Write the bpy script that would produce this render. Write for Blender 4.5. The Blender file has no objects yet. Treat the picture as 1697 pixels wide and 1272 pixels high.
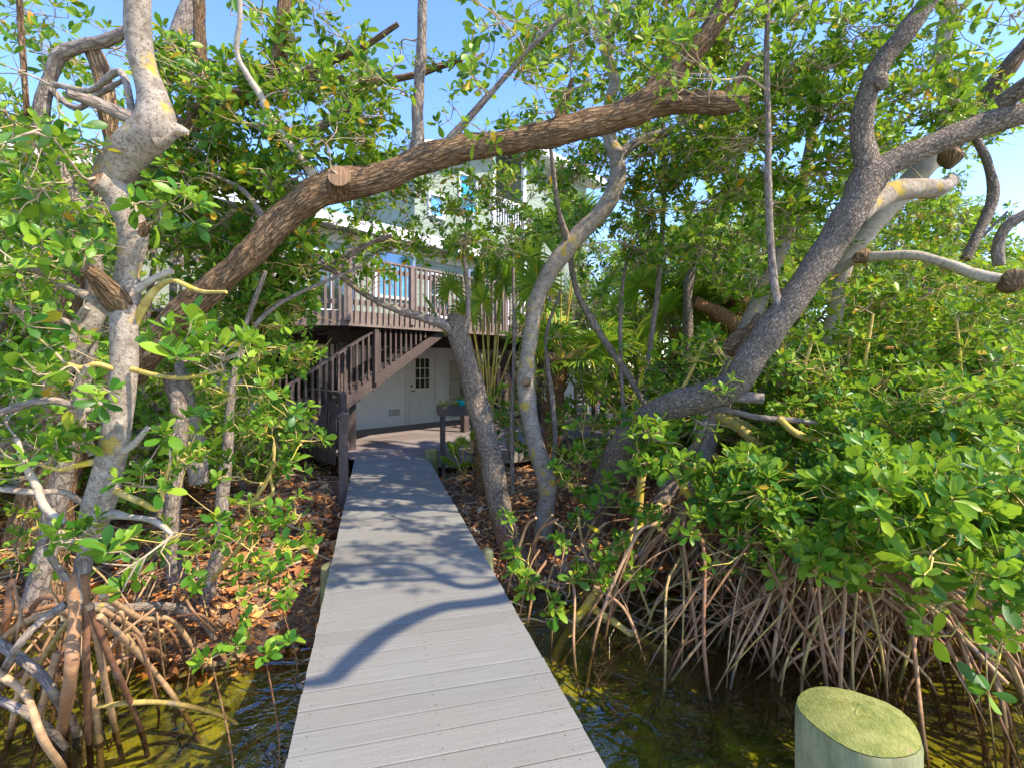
import bpy, math, random
import numpy as np
from mathutils import Vector, Matrix
random.seed(7); rng = np.random.default_rng(11)
S = bpy.context.scene; COL = S.collection
F = 850.0; HZ = 607.0; CX = 848.5; EYE = 1.6
def P(px, py, Z):
    return np.array([(px-CX)/F*Z, Z, EYE-(py-HZ)/F*Z])

# ------------------------------------------------------------ materials
def hexc(c): return (c[0], c[1], c[2], 1.0)
def newmat(name, rough=0.6, spec=0.3):
    m = bpy.data.materials.new(name); m.use_nodes = True
    nt = m.node_tree; b = nt.nodes['Principled BSDF']
    b.inputs['Roughness'].default_value = rough
    b.inputs['Specular IOR Level'].default_value = spec*.7
    return m, nt, b
def N(nt, typ, **kw):
    n = nt.nodes.new(typ)
    for k, v in kw.items():
        if k in n.inputs: n.inputs[k].default_value = v
        else: setattr(n, k, v)
    return n
def ramp(nt, fac, stops, interp='LINEAR'):
    r = nt.nodes.new('ShaderNodeValToRGB'); r.color_ramp.interpolation = interp
    e = r.color_ramp.elements
    while len(e) > 1: e.remove(e[-1])
    e[0].position = stops[0][0]; e[0].color = hexc(stops[0][1])
    for p, c in stops[1:]:
        x = e.new(p); x.color = hexc(c)
    nt.links.new(fac, r.inputs['Fac']); return r.outputs['Color']
def mapping(nt, kind, scale):
    tc = nt.nodes.new('ShaderNodeTexCoord'); mp = nt.nodes.new('ShaderNodeMapping')
    mp.inputs['Scale'].default_value = scale
    nt.links.new(tc.outputs[kind], mp.inputs['Vector']); return mp.outputs['Vector']
def noise(nt, vec, scale, detail=5, rough=0.55, dist=0.0):
    n = N(nt, 'ShaderNodeTexNoise', Scale=scale, Detail=detail, Roughness=rough, Distortion=dist)
    nt.links.new(vec, n.inputs['Vector']); return n.outputs['Fac']
def mixc(nt, fac, a, b, mode='MIX'):
    m = nt.nodes.new('ShaderNodeMix'); m.data_type = 'RGBA'; m.blend_type = mode
    if isinstance(fac, float): m.inputs[0].default_value = fac
    else: nt.links.new(fac, m.inputs[0])
    for v, i in ((a, 6), (b, 7)):
        if isinstance(v, tuple): m.inputs[i].default_value = hexc(v)
        else: nt.links.new(v, m.inputs[i])
    return m.outputs[2]
def maprange(nt, v, a, b, c=0.0, d=1.0):
    m = N(nt, 'ShaderNodeMapRange'); nt.links.new(v, m.inputs['Value'])
    m.inputs['From Min'].default_value = a; m.inputs['From Max'].default_value = b
    m.inputs['To Min'].default_value = c; m.inputs['To Max'].default_value = d
    return m.outputs['Result']
def bump(nt, b, h, strength=0.5, dist=0.01):
    n = N(nt, 'ShaderNodeBump', Strength=strength, Distance=dist)
    nt.links.new(h, n.inputs['Height']); nt.links.new(n.outputs['Normal'], b.inputs['Normal'])

def leaf_mat(name, stops, trans=(0.38, 0.55, 0.03), tf=0.40, rough=0.38):
    m, nt, b = newmat(name, rough, 0.4)
    g = nt.nodes.new('ShaderNodeNewGeometry')
    c = ramp(nt, g.outputs['Random Per Island'], stops)
    v = mapping(nt, 'Object', (1, 1, 1))
    n1 = noise(nt, v, 0.9, 2)
    c = mixc(nt, maprange(nt, n1, 0.35, 0.7), c, mixc(nt, 1.0, c, (1.25, 1.1, 0.8), 'MULTIPLY'))
    nt.links.new(c, b.inputs['Base Color'])
    t = nt.nodes.new('ShaderNodeBsdfTranslucent')
    tcol = mixc(nt, 0.55, c, trans)
    nt.links.new(tcol, t.inputs['Color'])
    mx = nt.nodes.new('ShaderNodeMixShader'); mx.inputs[0].default_value = tf
    nt.links.new(b.outputs[0], mx.inputs[1]); nt.links.new(t.outputs[0], mx.inputs[2])
    nt.links.new(mx.outputs[0], nt.nodes['Material Output'].inputs['Surface'])
    return m
LEAF = leaf_mat('mangrove_leaf', [(0, (.018,.07,.008)), (.25, (.055,.17,.014)), (.55, (.155,.30,.022)), (.85, (.26,.385,.03)), (.945, (.32,.42,.03)), (.955, (.13,.085,.03)), (.975, (.60,.42,.03)), (1, (.62,.24,.03))])
LEAFN = leaf_mat('near_leaf', [(0, (.018,.09,.013)), (.3, (.06,.185,.02)), (.65, (.16,.31,.028)), (.93, (.25,.38,.035)), (.985, (.26,.40,.03)), (1, (.6,.4,.04))])
LEAFB = leaf_mat('back_leaf', [(0, (.04,.11,.010)), (.35, (.09,.21,.016)), (.7, (.18,.32,.022)), (.93, (.28,.40,.03)), (.97, (.38,.34,.04)), (1, (.45,.24,.04))])
PALM = leaf_mat('palm_frond', [(0, (.09,.20,.02)), (.5, (.18,.33,.03)), (.8, (.30,.42,.035)), (.93, (.48,.46,.05)), (1, (.50,.38,.08))], tf=.35)
CUTC = (.50, .30, .16)

def bark_mat(name, dark, mid, light, su=45, sv=9, lichen=None, lt=.62, bs=.7, bd=.012, speck=None, crack=None, rings=0):
    m, nt, b = newmat(name, .85, .15)
    uv = mapping(nt, 'UV', (su, sv, 1)); ob = mapping(nt, 'Object', (1, 1, 1))
    n1 = noise(nt, uv, 1.0, 6, .65, .6); n2 = noise(nt, ob, 9, 4)
    c = ramp(nt, n1, [(.30, dark), (.47, mid), (.68, light)])
    c = mixc(nt, maprange(nt, n2, .35, .7, 0, .5), c, mid)
    if speck:
        n4 = noise(nt, ob, 60, 4, .75); c = mixc(nt, maprange(nt, n4, .52, .60), c, speck)
    if lichen:
        n3 = noise(nt, ob, 6.5, 4, .6); c = mixc(nt, maprange(nt, n3, lt-.02, lt+.07, 0, .85), c, lichen)
    h = n1
    if rings:
        nr = noise(nt, mapping(nt, 'UV', (7, rings, 1)), 1, 6, .75, 1.2); c = mixc(nt, maprange(nt, nr, .50, .64, 0, .38), c, dark)
    if crack:
        cs, cv, cw = crack
        wv = nt.nodes.new('ShaderNodeVectorMath'); wv.operation = 'MULTIPLY_ADD'; nn_ = N(nt, 'ShaderNodeTexNoise', Scale=1.6, Detail=3.0); mp = mapping(nt, 'UV', (cs, cv, 1))
        nt.links.new(mp, nn_.inputs['Vector']); nt.links.new(nn_.outputs['Color'], wv.inputs[0]); wv.inputs[1].default_value = (1.3, 1.3, 0); nt.links.new(mp, wv.inputs[2])
        vo = N(nt, 'ShaderNodeTexVoronoi', feature='DISTANCE_TO_EDGE', Scale=1.0); nt.links.new(wv.outputs[0], vo.inputs['Vector'])
        e = maprange(nt, vo.outputs['Distance'], .0, cw); c = mixc(nt, maprange(nt, e, 0, 1, .42, 0), c, tuple(x*.55 for x in dark))
        ad = N(nt, 'ShaderNodeMath', operation='MULTIPLY_ADD'); ad.inputs[1].default_value = .8; nt.links.new(e, ad.inputs[0]); nt.links.new(n1, ad.inputs[2]); h = ad.outputs[0]
    nt.links.new(c, b.inputs['Base Color']); bump(nt, b, h, bs, bd)
    return m
BARK_GREY = bark_mat('grey_smooth_bark', (.13,.10,.075), (.30,.245,.185), (.46,.39,.30), 13, 15, (.46,.31,.04), .585, .6, .006, (.16,.115,.08), None, 90)
BARK_FUR = bark_mat('furrowed_brown_bark', (.10,.056,.028), (.30,.185,.098), (.50,.33,.185), 34, 5, (.46,.27,.12), .66, 1.0, .03, None, (40, 8, .22))
BARK_DARK = bark_mat('speckled_dark_bark', (.08,.058,.042), (.24,.18,.13), (.40,.31,.22), 34, 16, (.30,.25,.17), .66, 1.0, .016, (.40,.33,.26), (38, 20, .22))
BARK_MID = bark_mat('mid_grey_bark', (.10,.075,.06), (.26,.20,.155), (.40,.34,.27), 26, 12, (.42,.32,.08), .66, .8, .01, None, (26, 10, .18))
BARK_YEL = bark_mat('yellow_lichen_bark', (.22,.14,.05), (.46,.33,.08), (.62,.50,.20), 12, 14, (.60,.44,.04), .55, .5, .006)
BARK_WHITE = bark_mat('pale_bark', (.20,.15,.11), (.38,.31,.23), (.50,.43,.33), 12, 24, (.5,.38,.08), .67, .5, .005)
BARK_PALM = bark_mat('palm_boot_bark', (.06,.03,.015), (.24,.12,.055), (.46,.28,.14), 30, 30, None, .6, 1.0, .03)
TWIG = bark_mat('twig_bark', (.17,.12,.08), (.36,.27,.17), (.50,.40,.26), 12, 10, (.46,.36,.06), .60, .3, .003)
TWIGY = bark_mat('yellow_twig_bark', (.30,.20,.07), (.48,.35,.11), (.58,.46,.20), 12, 10, (.58,.44,.05), .55, .3, .003)
BARK_CUT = bark_mat('sawn_wood', (.10,.05,.025), (.24,.14,.08), (.36,.24,.145), 60, 60)

def root_mat():
    m, nt, b = newmat('prop_root_bark', .7, .25)
    oi = nt.nodes.new('ShaderNodeObjectInfo')
    c = ramp(nt, oi.outputs['Random'], [(0, (.20,.095,.048)), (.3, (.36,.19,.09)), (.55, (.47,.27,.13)), (.8, (.56,.37,.19)), (1, (.44,.33,.09))])
    uv = mapping(nt, 'UV', (10, 26, 1)); n1 = noise(nt, uv, 1, 5, .6)
    ob = mapping(nt, 'Object', (1, 1, 1)); n2 = noise(nt, ob, 5, 4)
    c = mixc(nt, maprange(nt, n1, .35, .7), mixc(nt, 1.0, c, (.62,.58,.60), 'MULTIPLY'), c)
    c = mixc(nt, maprange(nt, n2, .62, .70), c, (.20,.16,.13))
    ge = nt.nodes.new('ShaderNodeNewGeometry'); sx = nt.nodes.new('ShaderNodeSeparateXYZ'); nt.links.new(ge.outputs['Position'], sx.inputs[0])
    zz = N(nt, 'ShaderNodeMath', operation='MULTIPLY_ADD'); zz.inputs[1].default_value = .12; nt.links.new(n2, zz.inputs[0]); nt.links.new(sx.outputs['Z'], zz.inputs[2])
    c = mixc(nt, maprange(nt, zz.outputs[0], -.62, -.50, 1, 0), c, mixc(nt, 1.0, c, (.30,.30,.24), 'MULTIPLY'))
    nt.links.new(c, b.inputs['Base Color']); bump(nt, b, n1, .5, .004); return m
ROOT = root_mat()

def paint(name, col, var=.12, sc=6, rough=.55, bs=.15, stretch=(1,1,1), grime=None):
    m, nt, b = newmat(name, rough, .3)
    ob = mapping(nt, 'Object', stretch); n1 = noise(nt, ob, sc, 6, .6)
    d = tuple(x*(1-var) for x in col); l = tuple(min(1, x*(1+var)) for x in col)
    c = ramp(nt, n1, [(.3, d), (.7, l)])
    if grime:
        n2 = noise(nt, mapping(nt, 'Object', (1,1,1)), 3.1, 6, .7); c = mixc(nt, maprange(nt, n2, .5, .72, 0, .7), c, grime)
    nt.links.new(c, b.inputs['Base Color']); bump(nt, b, n1, bs, .004); return m
RAILM = paint('brown_stained_rail', (.22,.165,.14), .25, 9, .6, .3, (3,3,1), (.32,.26,.22))
STAIRM = paint('dark_brown_shaded_stain', (.095,.07,.062), .25, 9, .6, .3, (2,2,2), (.16,.125,.11))  # darker copy of the rail brown, shade on the stairs put into the colour
BEAMM = paint('dark_beam_stain', (.055,.035,.028), .3, 7, .7, .3)
WHITEW = paint('white_stucco', (.86,.87,.87), .05, 14, .8, .25, (1,1,1), (.76,.77,.77))
TRIMM = paint('white_trim', (.82,.81,.78), .04, 5, .5, .1)
CREAM = paint('cream_panel', (.55,.51,.43), .06, 5, .6, .1)
CREAML = paint('cream_trim_and_lit_siding', (.46,.40,.29), .06, 5, .7, .1)  # trim cream; on the balcony back wall it paints in the sunlit tone
BLACKM = paint('black_metal', (.02,.02,.022), .2, 5, .35, .1)
BLUE = paint('turquoise_shutter', (.04,.36,.62), .1, 5, .5, .1)
TEAL = paint('turquoise_pot_glaze', (.02,.42,.45), .12, 8, .25, .05)
GREYW = paint('grey_bench_wood', (.26,.24,.20), .25, 10, .8, .4, (1,1,6))
ROOFM = paint('roof_shingle', (.30,.33,.36), .2, 30, .8, .4)
PILEM = paint('green_weathered_pile', (.19,.19,.085), .3, 12, .85, .5, (4,4,.6), (.34,.30,.17))
MUDM = paint('rope_tan', (.42,.30,.14), .2, 8)
SOILM = paint('potting_soil', (.05,.035,.025), .3, 30, .9, .4)
def siding_mat():
    m, nt, b = newmat('pale_green_siding', .65, .25)
    tc = nt.nodes.new('ShaderNodeTexCoord'); sx = nt.nodes.new('ShaderNodeSeparateXYZ')
    nt.links.new(tc.outputs['Object'], sx.inputs[0])
    mu = N(nt, 'ShaderNodeMath', operation='MULTIPLY'); mu.inputs[1].default_value = 1/.17
    nt.links.new(sx.outputs['Z'], mu.inputs[0])
    fr = N(nt, 'ShaderNodeMath', operation='FRACT'); nt.links.new(mu.outputs[0], fr.inputs[0])
    n1 = noise(nt, mapping(nt, 'Object', (1,1,3)), 3, 5)
    c = ramp(nt, n1, [(.3, (.21,.24,.18)), (.7, (.27,.30,.225))])
    c = mixc(nt, maprange(nt, fr.outputs[0], .0, .07, 1, 0), c, (.12,.13,.10))
    nt.links.new(c, b.inputs['Base Color']); bump(nt, b, fr.outputs[0], .6, -.02); return m
SIDING = siding_mat()
def glass_mat(name, col, rough=.04):
    m, nt, b = newmat(name, rough, .9)
    b.inputs['Base Color'].default_value = hexc(col); b.inputs['Coat Weight'].default_value = .6
    b.inputs['Coat Roughness'].default_value = .02; b.inputs['IOR'].default_value = 1.6; return m
GLASS = glass_mat('dark_window_glass', (.02,.025,.022))
GLASSB = glass_mat('painted_sky_glass', (.10,.30,.52))  # reflected sky is painted in as a blue base colour
def board_mat():
    m, nt, b = newmat('grey_composite_board', .7, .25)
    g = nt.nodes.new('ShaderNodeNewGeometry')
    c = ramp(nt, g.outputs['Random Per Island'], [(0, (.212,.205,.180)), (.5, (.236,.228,.202)), (1, (.262,.253,.226))])
    v = mapping(nt, 'Object', (1, 60, 1)); n1 = noise(nt, v, 2.2, 6, .65)
    c = mixc(nt, maprange(nt, n1, .35, .65), mixc(nt, 1.0, c, (.74,.73,.71), 'MULTIPLY'), c)
    o = mapping(nt, 'Object', (1, 1, 1))
    n2 = noise(nt, o, 90, 2, .6); n3 = noise(nt, o, 1.3, 4, .6)
    sp = N(nt, 'ShaderNodeMath', operation='MULTIPLY')
    nt.links.new(maprange(nt, n2, .60, .635), sp.inputs[0]); nt.links.new(maprange(nt, n3, .38, .6, .15, 1), sp.inputs[1])
    c = mixc(nt, sp.outputs[0], c, (.16,.13,.10))
    c = mixc(nt, maprange(nt, n3, .42, .7, 0, .5), c, (.22,.19,.155))
    nt.links.new(c, b.inputs['Base Color']); bump(nt, b, n1, .35, .002); return m
BOARD = board_mat()
def deck_mat():
    m, nt, b = newmat('brown_deck_board', .65, .3)
    g = nt.nodes.new('ShaderNodeNewGeometry')
    c = ramp(nt, g.outputs['Random Per Island'], [(0, (.21,.165,.15)), (.5, (.26,.21,.19)), (1, (.31,.26,.235))])
    n1 = noise(nt, mapping(nt, 'Object', (1, 30, 1)), 2.2, 6, .65)
    n2 = noise(nt, mapping(nt, 'Object', (1, 1, 1)), 1.1, 5, .6)
    c = mixc(nt, maprange(nt, n1, .3, .75), mixc(nt, 1.0, c, (.75,.74,.73), 'MULTIPLY'), c)
    c = mixc(nt, maprange(nt, n2, .5, .75, 0, .5), c, (.36,.32,.29))
    nt.links.new(c, b.inputs['Base Color']); bump(nt, b, n1, .4, .003); return m
DECKM = deck_mat()
def ground_mat():
    m, nt, b = newmat('littered_ground', .95, .1)
    o = mapping(nt, 'Object', (1, 1, 1))
    n1 = noise(nt, o, 1.1, 6, .6); n2 = noise(nt, o, 26, 6, .75); n3 = noise(nt, o, 3.2, 4, .6)
    c = ramp(nt, n2, [(.32, (.07,.04,.022)), (.5, (.22,.13,.075)), (.62, (.36,.24,.15)), (.75, (.50,.39,.28))])
    c = mixc(nt, maprange(nt, n1, .60, .70), c, ramp(nt, n2, [(.3, (.20,.15,.11)), (.7, (.46,.39,.30))]))
    # algae-covered mud below the water line
    ge = nt.nodes.new('ShaderNodeNewGeometry'); sx = nt.nodes.new('ShaderNodeSeparateXYZ'); nt.links.new(ge.outputs['Position'], sx.inputs[0])
    al = ramp(nt, noise(nt, o, 2.4, 5, .62, .8), [(.38, (.02,.024,.007)), (.48, (.085,.088,.014)), (.57, (.26,.235,.02)), (.74, (.42,.36,.04))])
    al = mixc(nt, maprange(nt, n2, .5, .66, 0, .55), al, (.06,.06,.012))
    c = mixc(nt, maprange(nt, sx.outputs['Z'], -.83, -.73, 1, 0), c, al)
    nt.links.new(c, b.inputs['Base Color']); bump(nt, b, n2, .9, .03); return m
GROUND = ground_mat()
def litter_mat():
    m, nt, b = newmat('dead_leaves', .7, .25)
    g = nt.nodes.new('ShaderNodeNewGeometry')
    c = ramp(nt, g.outputs['Random Per Island'], [(0, (.16,.065,.03)), (.3, (.34,.13,.045)), (.55, (.52,.21,.065)), (.8, (.68,.32,.09)), (.93, (.60,.42,.25)), (1, (.80,.30,.03))])
    nt.links.new(c, b.inputs['Base Color']); return m
LITTER = litter_mat()
def water_mat():
    m = bpy.data.materials.new('shallow_water'); m.use_nodes = True; nt = m.node_tree; nt.nodes.clear()
    out = nt.nodes.new('ShaderNodeOutputMaterial')
    tr = nt.nodes.new('ShaderNodeBsdfTransparent'); tr.inputs[0].default_value = (.94,.93,.62,1)
    gl = nt.nodes.new('ShaderNodeBsdfGlossy'); gl.inputs['Roughness'].default_value = .015; gl.inputs[0].default_value = (1,1,1,1)
    fr = nt.nodes.new('ShaderNodeFresnel'); fr.inputs['IOR'].default_value = 1.42
    v = mapping(nt, 'Object', (1, 1.5, 1)); n1 = noise(nt, v, 2.2, 2, .45, 2.2); n2 = noise(nt, v, 7, 2, .5, 1.0)
    ad = N(nt, 'ShaderNodeMath', operation='MULTIPLY_ADD'); ad.inputs[1].default_value = .16
    nt.links.new(n2, ad.inputs[0]); nt.links.new(n1, ad.inputs[2])
    bp = N(nt, 'ShaderNodeBump', Strength=.45, Distance=.07); nt.links.new(ad.outputs[0], bp.inputs['Height'])
    nt.links.new(bp.outputs[0], gl.inputs['Normal']); nt.links.new(bp.outputs[0], fr.inputs['Normal'])
    mx = nt.nodes.new('ShaderNodeMixShader')
    sc = maprange(nt, fr.outputs[0], 0, 1, .09, 1)
    nt.links.new(sc, mx.inputs[0]); nt.links.new(tr.outputs[0], mx.inputs[1]); nt.links.new(gl.outputs[0], mx.inputs[2])
    nt.links.new(mx.outputs[0], out.inputs[0]); return m
WATER = water_mat()
def piletop_mat():
    m, nt, b = newmat('mossy_end_grain', .9, .15)
    o = mapping(nt, 'Object', (1, 1, .3))
    w = N(nt, 'ShaderNodeTexWave', wave_type='RINGS', Scale=22.0, Distortion=3.0, Detail=4.0); w.rings_direction = 'Z'
    w.inputs['Detail Scale'].default_value = 2.5
    nt.links.new(o, w.inputs['Vector']); n1 = noise(nt, o, 13, 6, .7); n2 = noise(nt, mapping(nt, 'Object', (3, 1, 1)), 60, 5, .7)
    c = ramp(nt, n1, [(.3, (.10,.12,.03)), (.48, (.20,.205,.045)), (.62, (.30,.28,.08)), (.70, (.28,.15,.08))])
    c = mixc(nt, maprange(nt, w.outputs['Fac'], .2, .8, .0, .35), c, (.16,.20,.06))
    c = mixc(nt, maprange(nt, n2, .5, .7, 0, .5), c, (.36,.34,.13))
    nt.links.new(c, b.inputs['Base Color']); bump(nt, b, n2, .9, .006); return m
PILETOP = piletop_mat()

# ------------------------------------------------------------ mesh building
class MB:
    def __init__(s): s.v=[]; s.f=[]; s.n=0
    def add(s, v, f, mat=0, smooth=True, uv=None):
        v = np.asarray(v, float).reshape(-1, 3); f = np.asarray(f, int)
        if uv is None: uv = np.zeros((len(v), 2))
        s.v.append((v, np.asarray(uv, float))); s.f.append((f+s.n, mat, smooth)); s.n += len(v)
    def box(s, c, h, ax=None, mat=0):
        c = np.array(c, float); h = np.array(h, float)
        A = np.eye(3) if ax is None else np.array(ax, float)
        g = np.array([[x,y,z] for x in (-1,1) for y in (-1,1) for z in (-1,1)], float)
        v = c + (g*h) @ A
        f = [[0,1,3,2],[4,6,7,5],[0,4,5,1],[2,3,7,6],[0,2,6,4],[1,5,7,3]]
        s.add(v, f, mat, False, v[:, :2])
    def beam(s, p0, p1, w, h, up=(0,0,1), mat=0):
        p0 = np.array(p0, float); p1 = np.array(p1, float); d = p1-p0; L = np.linalg.norm(d); x = d/L
        y = np.cross(np.array(up, float), x); y /= np.linalg.norm(y); z = np.cross(x, y)
        s.box((p0+p1)/2, (L/2, w/2, h/2), [x, y, z], mat)
    def tube(s, pts, rad, k=8, mat=0, sub=4, rough=0.0, cap=True, capmat=None):
        pts = np.array(pts, float); rad = np.array(rad, float)
        if sub > 1 and len(pts) > 2: pts, rad = spline(pts, rad, sub)
        v, f, uv = tubes(pts[None], rad[None], k, rough)
        s.add(v, f, mat, True, uv)
        if cap:
            m = len(pts); base = s.n-len(v)
            for i in (0, m-1):
                ring = v[i*(k+1):i*(k+1)+k]; c = ring.mean(0)
                nv = np.vstack([ring, c + (pts[i]-pts[i-1 if i else 1])*.03/max(1e-6, np.linalg.norm(pts[i]-pts[i-1 if i else 1]))*rad[i]*4])
                s.add(nv, [[j, (j+1) % k, k] if i else [(j+1) % k, j, k] for j in range(k)], mat if capmat is None else capmat, False, nv[:, :2])
    def build(s, name, mats, parent=None, origin=None, coll=True):
        me = bpy.data.meshes.new(name)
        V = np.concatenate([a for a, _ in s.v]); UV = np.concatenate([b for _, b in s.v])
        if origin is not None: V = V-np.array(origin)
        tot = np.concatenate([np.full(len(f), f.shape[1]) for f, _, _ in s.f]); idx = np.concatenate([f.ravel() for f, _, _ in s.f])
        mi = np.concatenate([np.full(len(f), m) for f, m, _ in s.f]); sm = np.concatenate([np.full(len(f), b) for f, _, b in s.f])
        me.vertices.add(len(V)); me.vertices.foreach_set('co', V.ravel().astype(np.float32))
        me.loops.add(len(idx)); me.loops.foreach_set('vertex_index', idx.astype(np.int32))
        me.polygons.add(len(tot)); st = np.concatenate([[0], np.cumsum(tot)[:-1]])
        me.polygons.foreach_set('loop_start', st.astype(np.int32)); me.polygons.foreach_set('loop_total', tot.astype(np.int32))
        me.polygons.foreach_set('material_index', mi.astype(np.int32)); me.polygons.foreach_set('use_smooth', sm.astype(bool))
        ul = me.uv_layers.new(name='UVMap'); ul.data.foreach_set('uv', UV[idx].ravel().astype(np.float32))
        for m in (mats if isinstance(mats, (list, tuple)) else [mats]): me.materials.append(m)
        me.update(calc_edges=True); me.validate()
        o = bpy.data.objects.new(name, me); COL.objects.link(o)
        if parent is not None: o.parent = parent
        return o
def spline(p, r, sub):
    n = len(p); P0 = np.vstack([2*p[0]-p[1], p, 2*p[-1]-p[-2]]); out = []; ro = []
    for i in range(n-1):
        a, b, c, d = P0[i:i+4]
        for j in range(sub):
            t = j/sub
            out.append(.5*((2*b)+(-a+c)*t+(2*a-5*b+4*c-d)*t*t+(-a+3*b-3*c+d)*t**3)); ro.append(r[i]*(1-t)+r[i+1]*t)
    out.append(p[-1]); ro.append(r[-1]); return np.array(out), np.array(ro)
def tubes(Pn, R, k, rough=0.0):
    """n tubes at once: Pn (n,m,3), R (n,m) -> verts, quads, uv"""
    n, m, _ = Pn.shape
    T = np.gradient(Pn, axis=1) if m > 2 else np.repeat((Pn[:, 1:]-Pn[:, :1]), 2, 1)
    T = T/np.maximum(np.linalg.norm(T, axis=2, keepdims=True), 1e-9)
    ov = np.abs(T).mean(1); ref = np.eye(3)[ov.argmin(1)][:, None, :]
    if n == 1: ref = np.eye(3)[1 if ov[0,1] < .75 else ov[0].argmin()][None, None, :]
    A = ref-(ref*T).sum(2, keepdims=True)*T; A /= np.maximum(np.linalg.norm(A, axis=2, keepdims=True), 1e-9)
    B = np.cross(T, A); th = np.arange(k+1)/k*2*np.pi
    rr = np.repeat(R[:, :, None], k+1, 2)
    if rough:
        q = rng.random((n, 8))*6.28; s_ = np.concatenate([np.zeros((n,1)), np.cumsum(np.linalg.norm(np.diff(Pn, axis=1), axis=2), 1)], 1)[:, :, None]
        t_ = th[None, None, :]
        nz = np.sin(t_*2+s_*7+q[:, 0, None, None])+np.sin(t_*3-s_*13+q[:, 1, None, None])*.7+np.sin(t_+s_*23+q[:, 2, None, None])*.6+np.sin(t_*5+s_*31+q[:,3,None,None])*.4+np.sin(s_*17+q[:,4,None,None])*.7
        rr = rr*(1+rough*nz*.5)
    V = Pn[:, :, None, :]+rr[..., None]*(np.cos(th)[None, None, :, None]*A[:, :, None, :]+np.sin(th)[None, None, :, None]*B[:, :, None, :])
    L = np.concatenate([np.zeros((n, 1)), np.cumsum(np.linalg.norm(np.diff(Pn, axis=1), axis=2), 1)], 1)
    U = (th/(2*np.pi))[None, None, :]*(2*np.pi*R.mean(1))[:, None, None]*np.ones((n, m, 1))
    UV = np.stack([U+rng.random((n,1,1))*5, L[:, :, None]*np.ones((1, 1, k+1))+rng.random((n,1,1))*5], 3)
    i = np.arange(n)[:, None, None]*(m*(k+1)); j = np.arange(m-1)[None, :, None]*(k+1); c = np.arange(k)[None, None, :]
    b0 = i+j+c; f = np.stack([b0, b0+1, b0+k+2, b0+k+1], 3).reshape(-1, 4)
    return V.reshape(-1, 3), f, UV.reshape(-1, 2)
def nrm(a): return a/np.maximum(np.linalg.norm(a, axis=-1, keepdims=True), 1e-9)

# leaf templates (x along leaf, y across, z up), unit length
def leaf_hi():
    t = [0,.1,.3,.52,.75,.92,1]; w = [.02,.06,.16,.235,.235,.13,.02]; v = []
    for a, b in zip(t, w):
        for sgn in (-1, 0, 1): v.append([a, sgn*b, (.18*b if sgn else 0)-.16*a*a+.04*a])
    f = []
    for i in range(len(t)-1):
        for j in (0, 1): q = i*3+j; f.append([q, q+3, q+4, q+1])
    return np.array(v, float), np.array(f)
def leaf_mid():
    v = [[0,0,0],[.38,-.18,.03],[.76,-.21,.0],[1,0,-.1],[.76,.21,.0],[.38,.18,.03]]
    return np.array(v, float), np.array([[0,1,2,3],[0,3,4,5]])
LH = leaf_hi(); LM = leaf_mid()
def leaves(C, A, L, k, tmpl, wide=1.0):
    """k leaves around each rosette centre C (n,3), axis A (n,3), length L (n,)"""
    n = len(C); A = nrm(A); ref = np.where(np.abs(A[:, 2:3]) < .9, np.array([[0,0,1.]]), np.array([[1.,0,0]]))
    X = nrm(np.cross(ref, A)); Y = np.cross(A, X)
    ph = rng.random((n, 1))*6.28+np.arange(k)[None]*2.4+rng.normal(0, .25, (n, k))
    el = np.linspace(.05, 1.15, k)[None]+rng.normal(0, .22, (n, k))
    rad = np.cos(ph)[..., None]*X[:, None]+np.sin(ph)[..., None]*Y[:, None]
    D = np.cos(el)[..., None]*rad+np.sin(el)[..., None]*A[:, None]
    W = nrm(np.cross(A[:, None], D)+rng.normal(0, .25, (n, k, 3))); W = nrm(W-(W*D).sum(2, keepdims=True)*D); U = np.cross(D, W)
    s = L[:, None]*(1.08-.35*np.linspace(0, 1, k)[None])*rng.uniform(.55, 1.2, (n, k))
    base = C[:, None]+A[:, None]*(np.linspace(-.12, .12, k)[None, :, None]*L[:, None, None])+D*(.1*s)[..., None]
    tv, tf = tmpl; tv = tv*np.array([1, wide, 1]); bend = rng.uniform(.2, 1.8, (n, k, 1))
    V = base[:, :, None]+s[..., None, None]*(tv[None, None, :, 0:1]*D[:, :, None]+tv[None, None, :, 1:2]*W[:, :, None]+(tv[None, None, :, 2]*bend)[..., None]*U[:, :, None])
    m = len(tv); off = (np.arange(n*k)*m)[:, None, None]
    return V.reshape(-1, 3), (tf[None]+off).reshape(-1, tf.shape[1])

def empty(name, loc, rz=0): 
    o = bpy.data.objects.new(name, None); COL.objects.link(o); o.location = tuple(loc); o.rotation_euler = (0, 0, rz); return o
def tag(o, label=None, cat=None, group=None, kind=None):
    if label: o['label'] = label
    if cat: o['category'] = cat
    if group: o['group'] = group
    if kind: o['kind'] = kind
    return o

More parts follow.
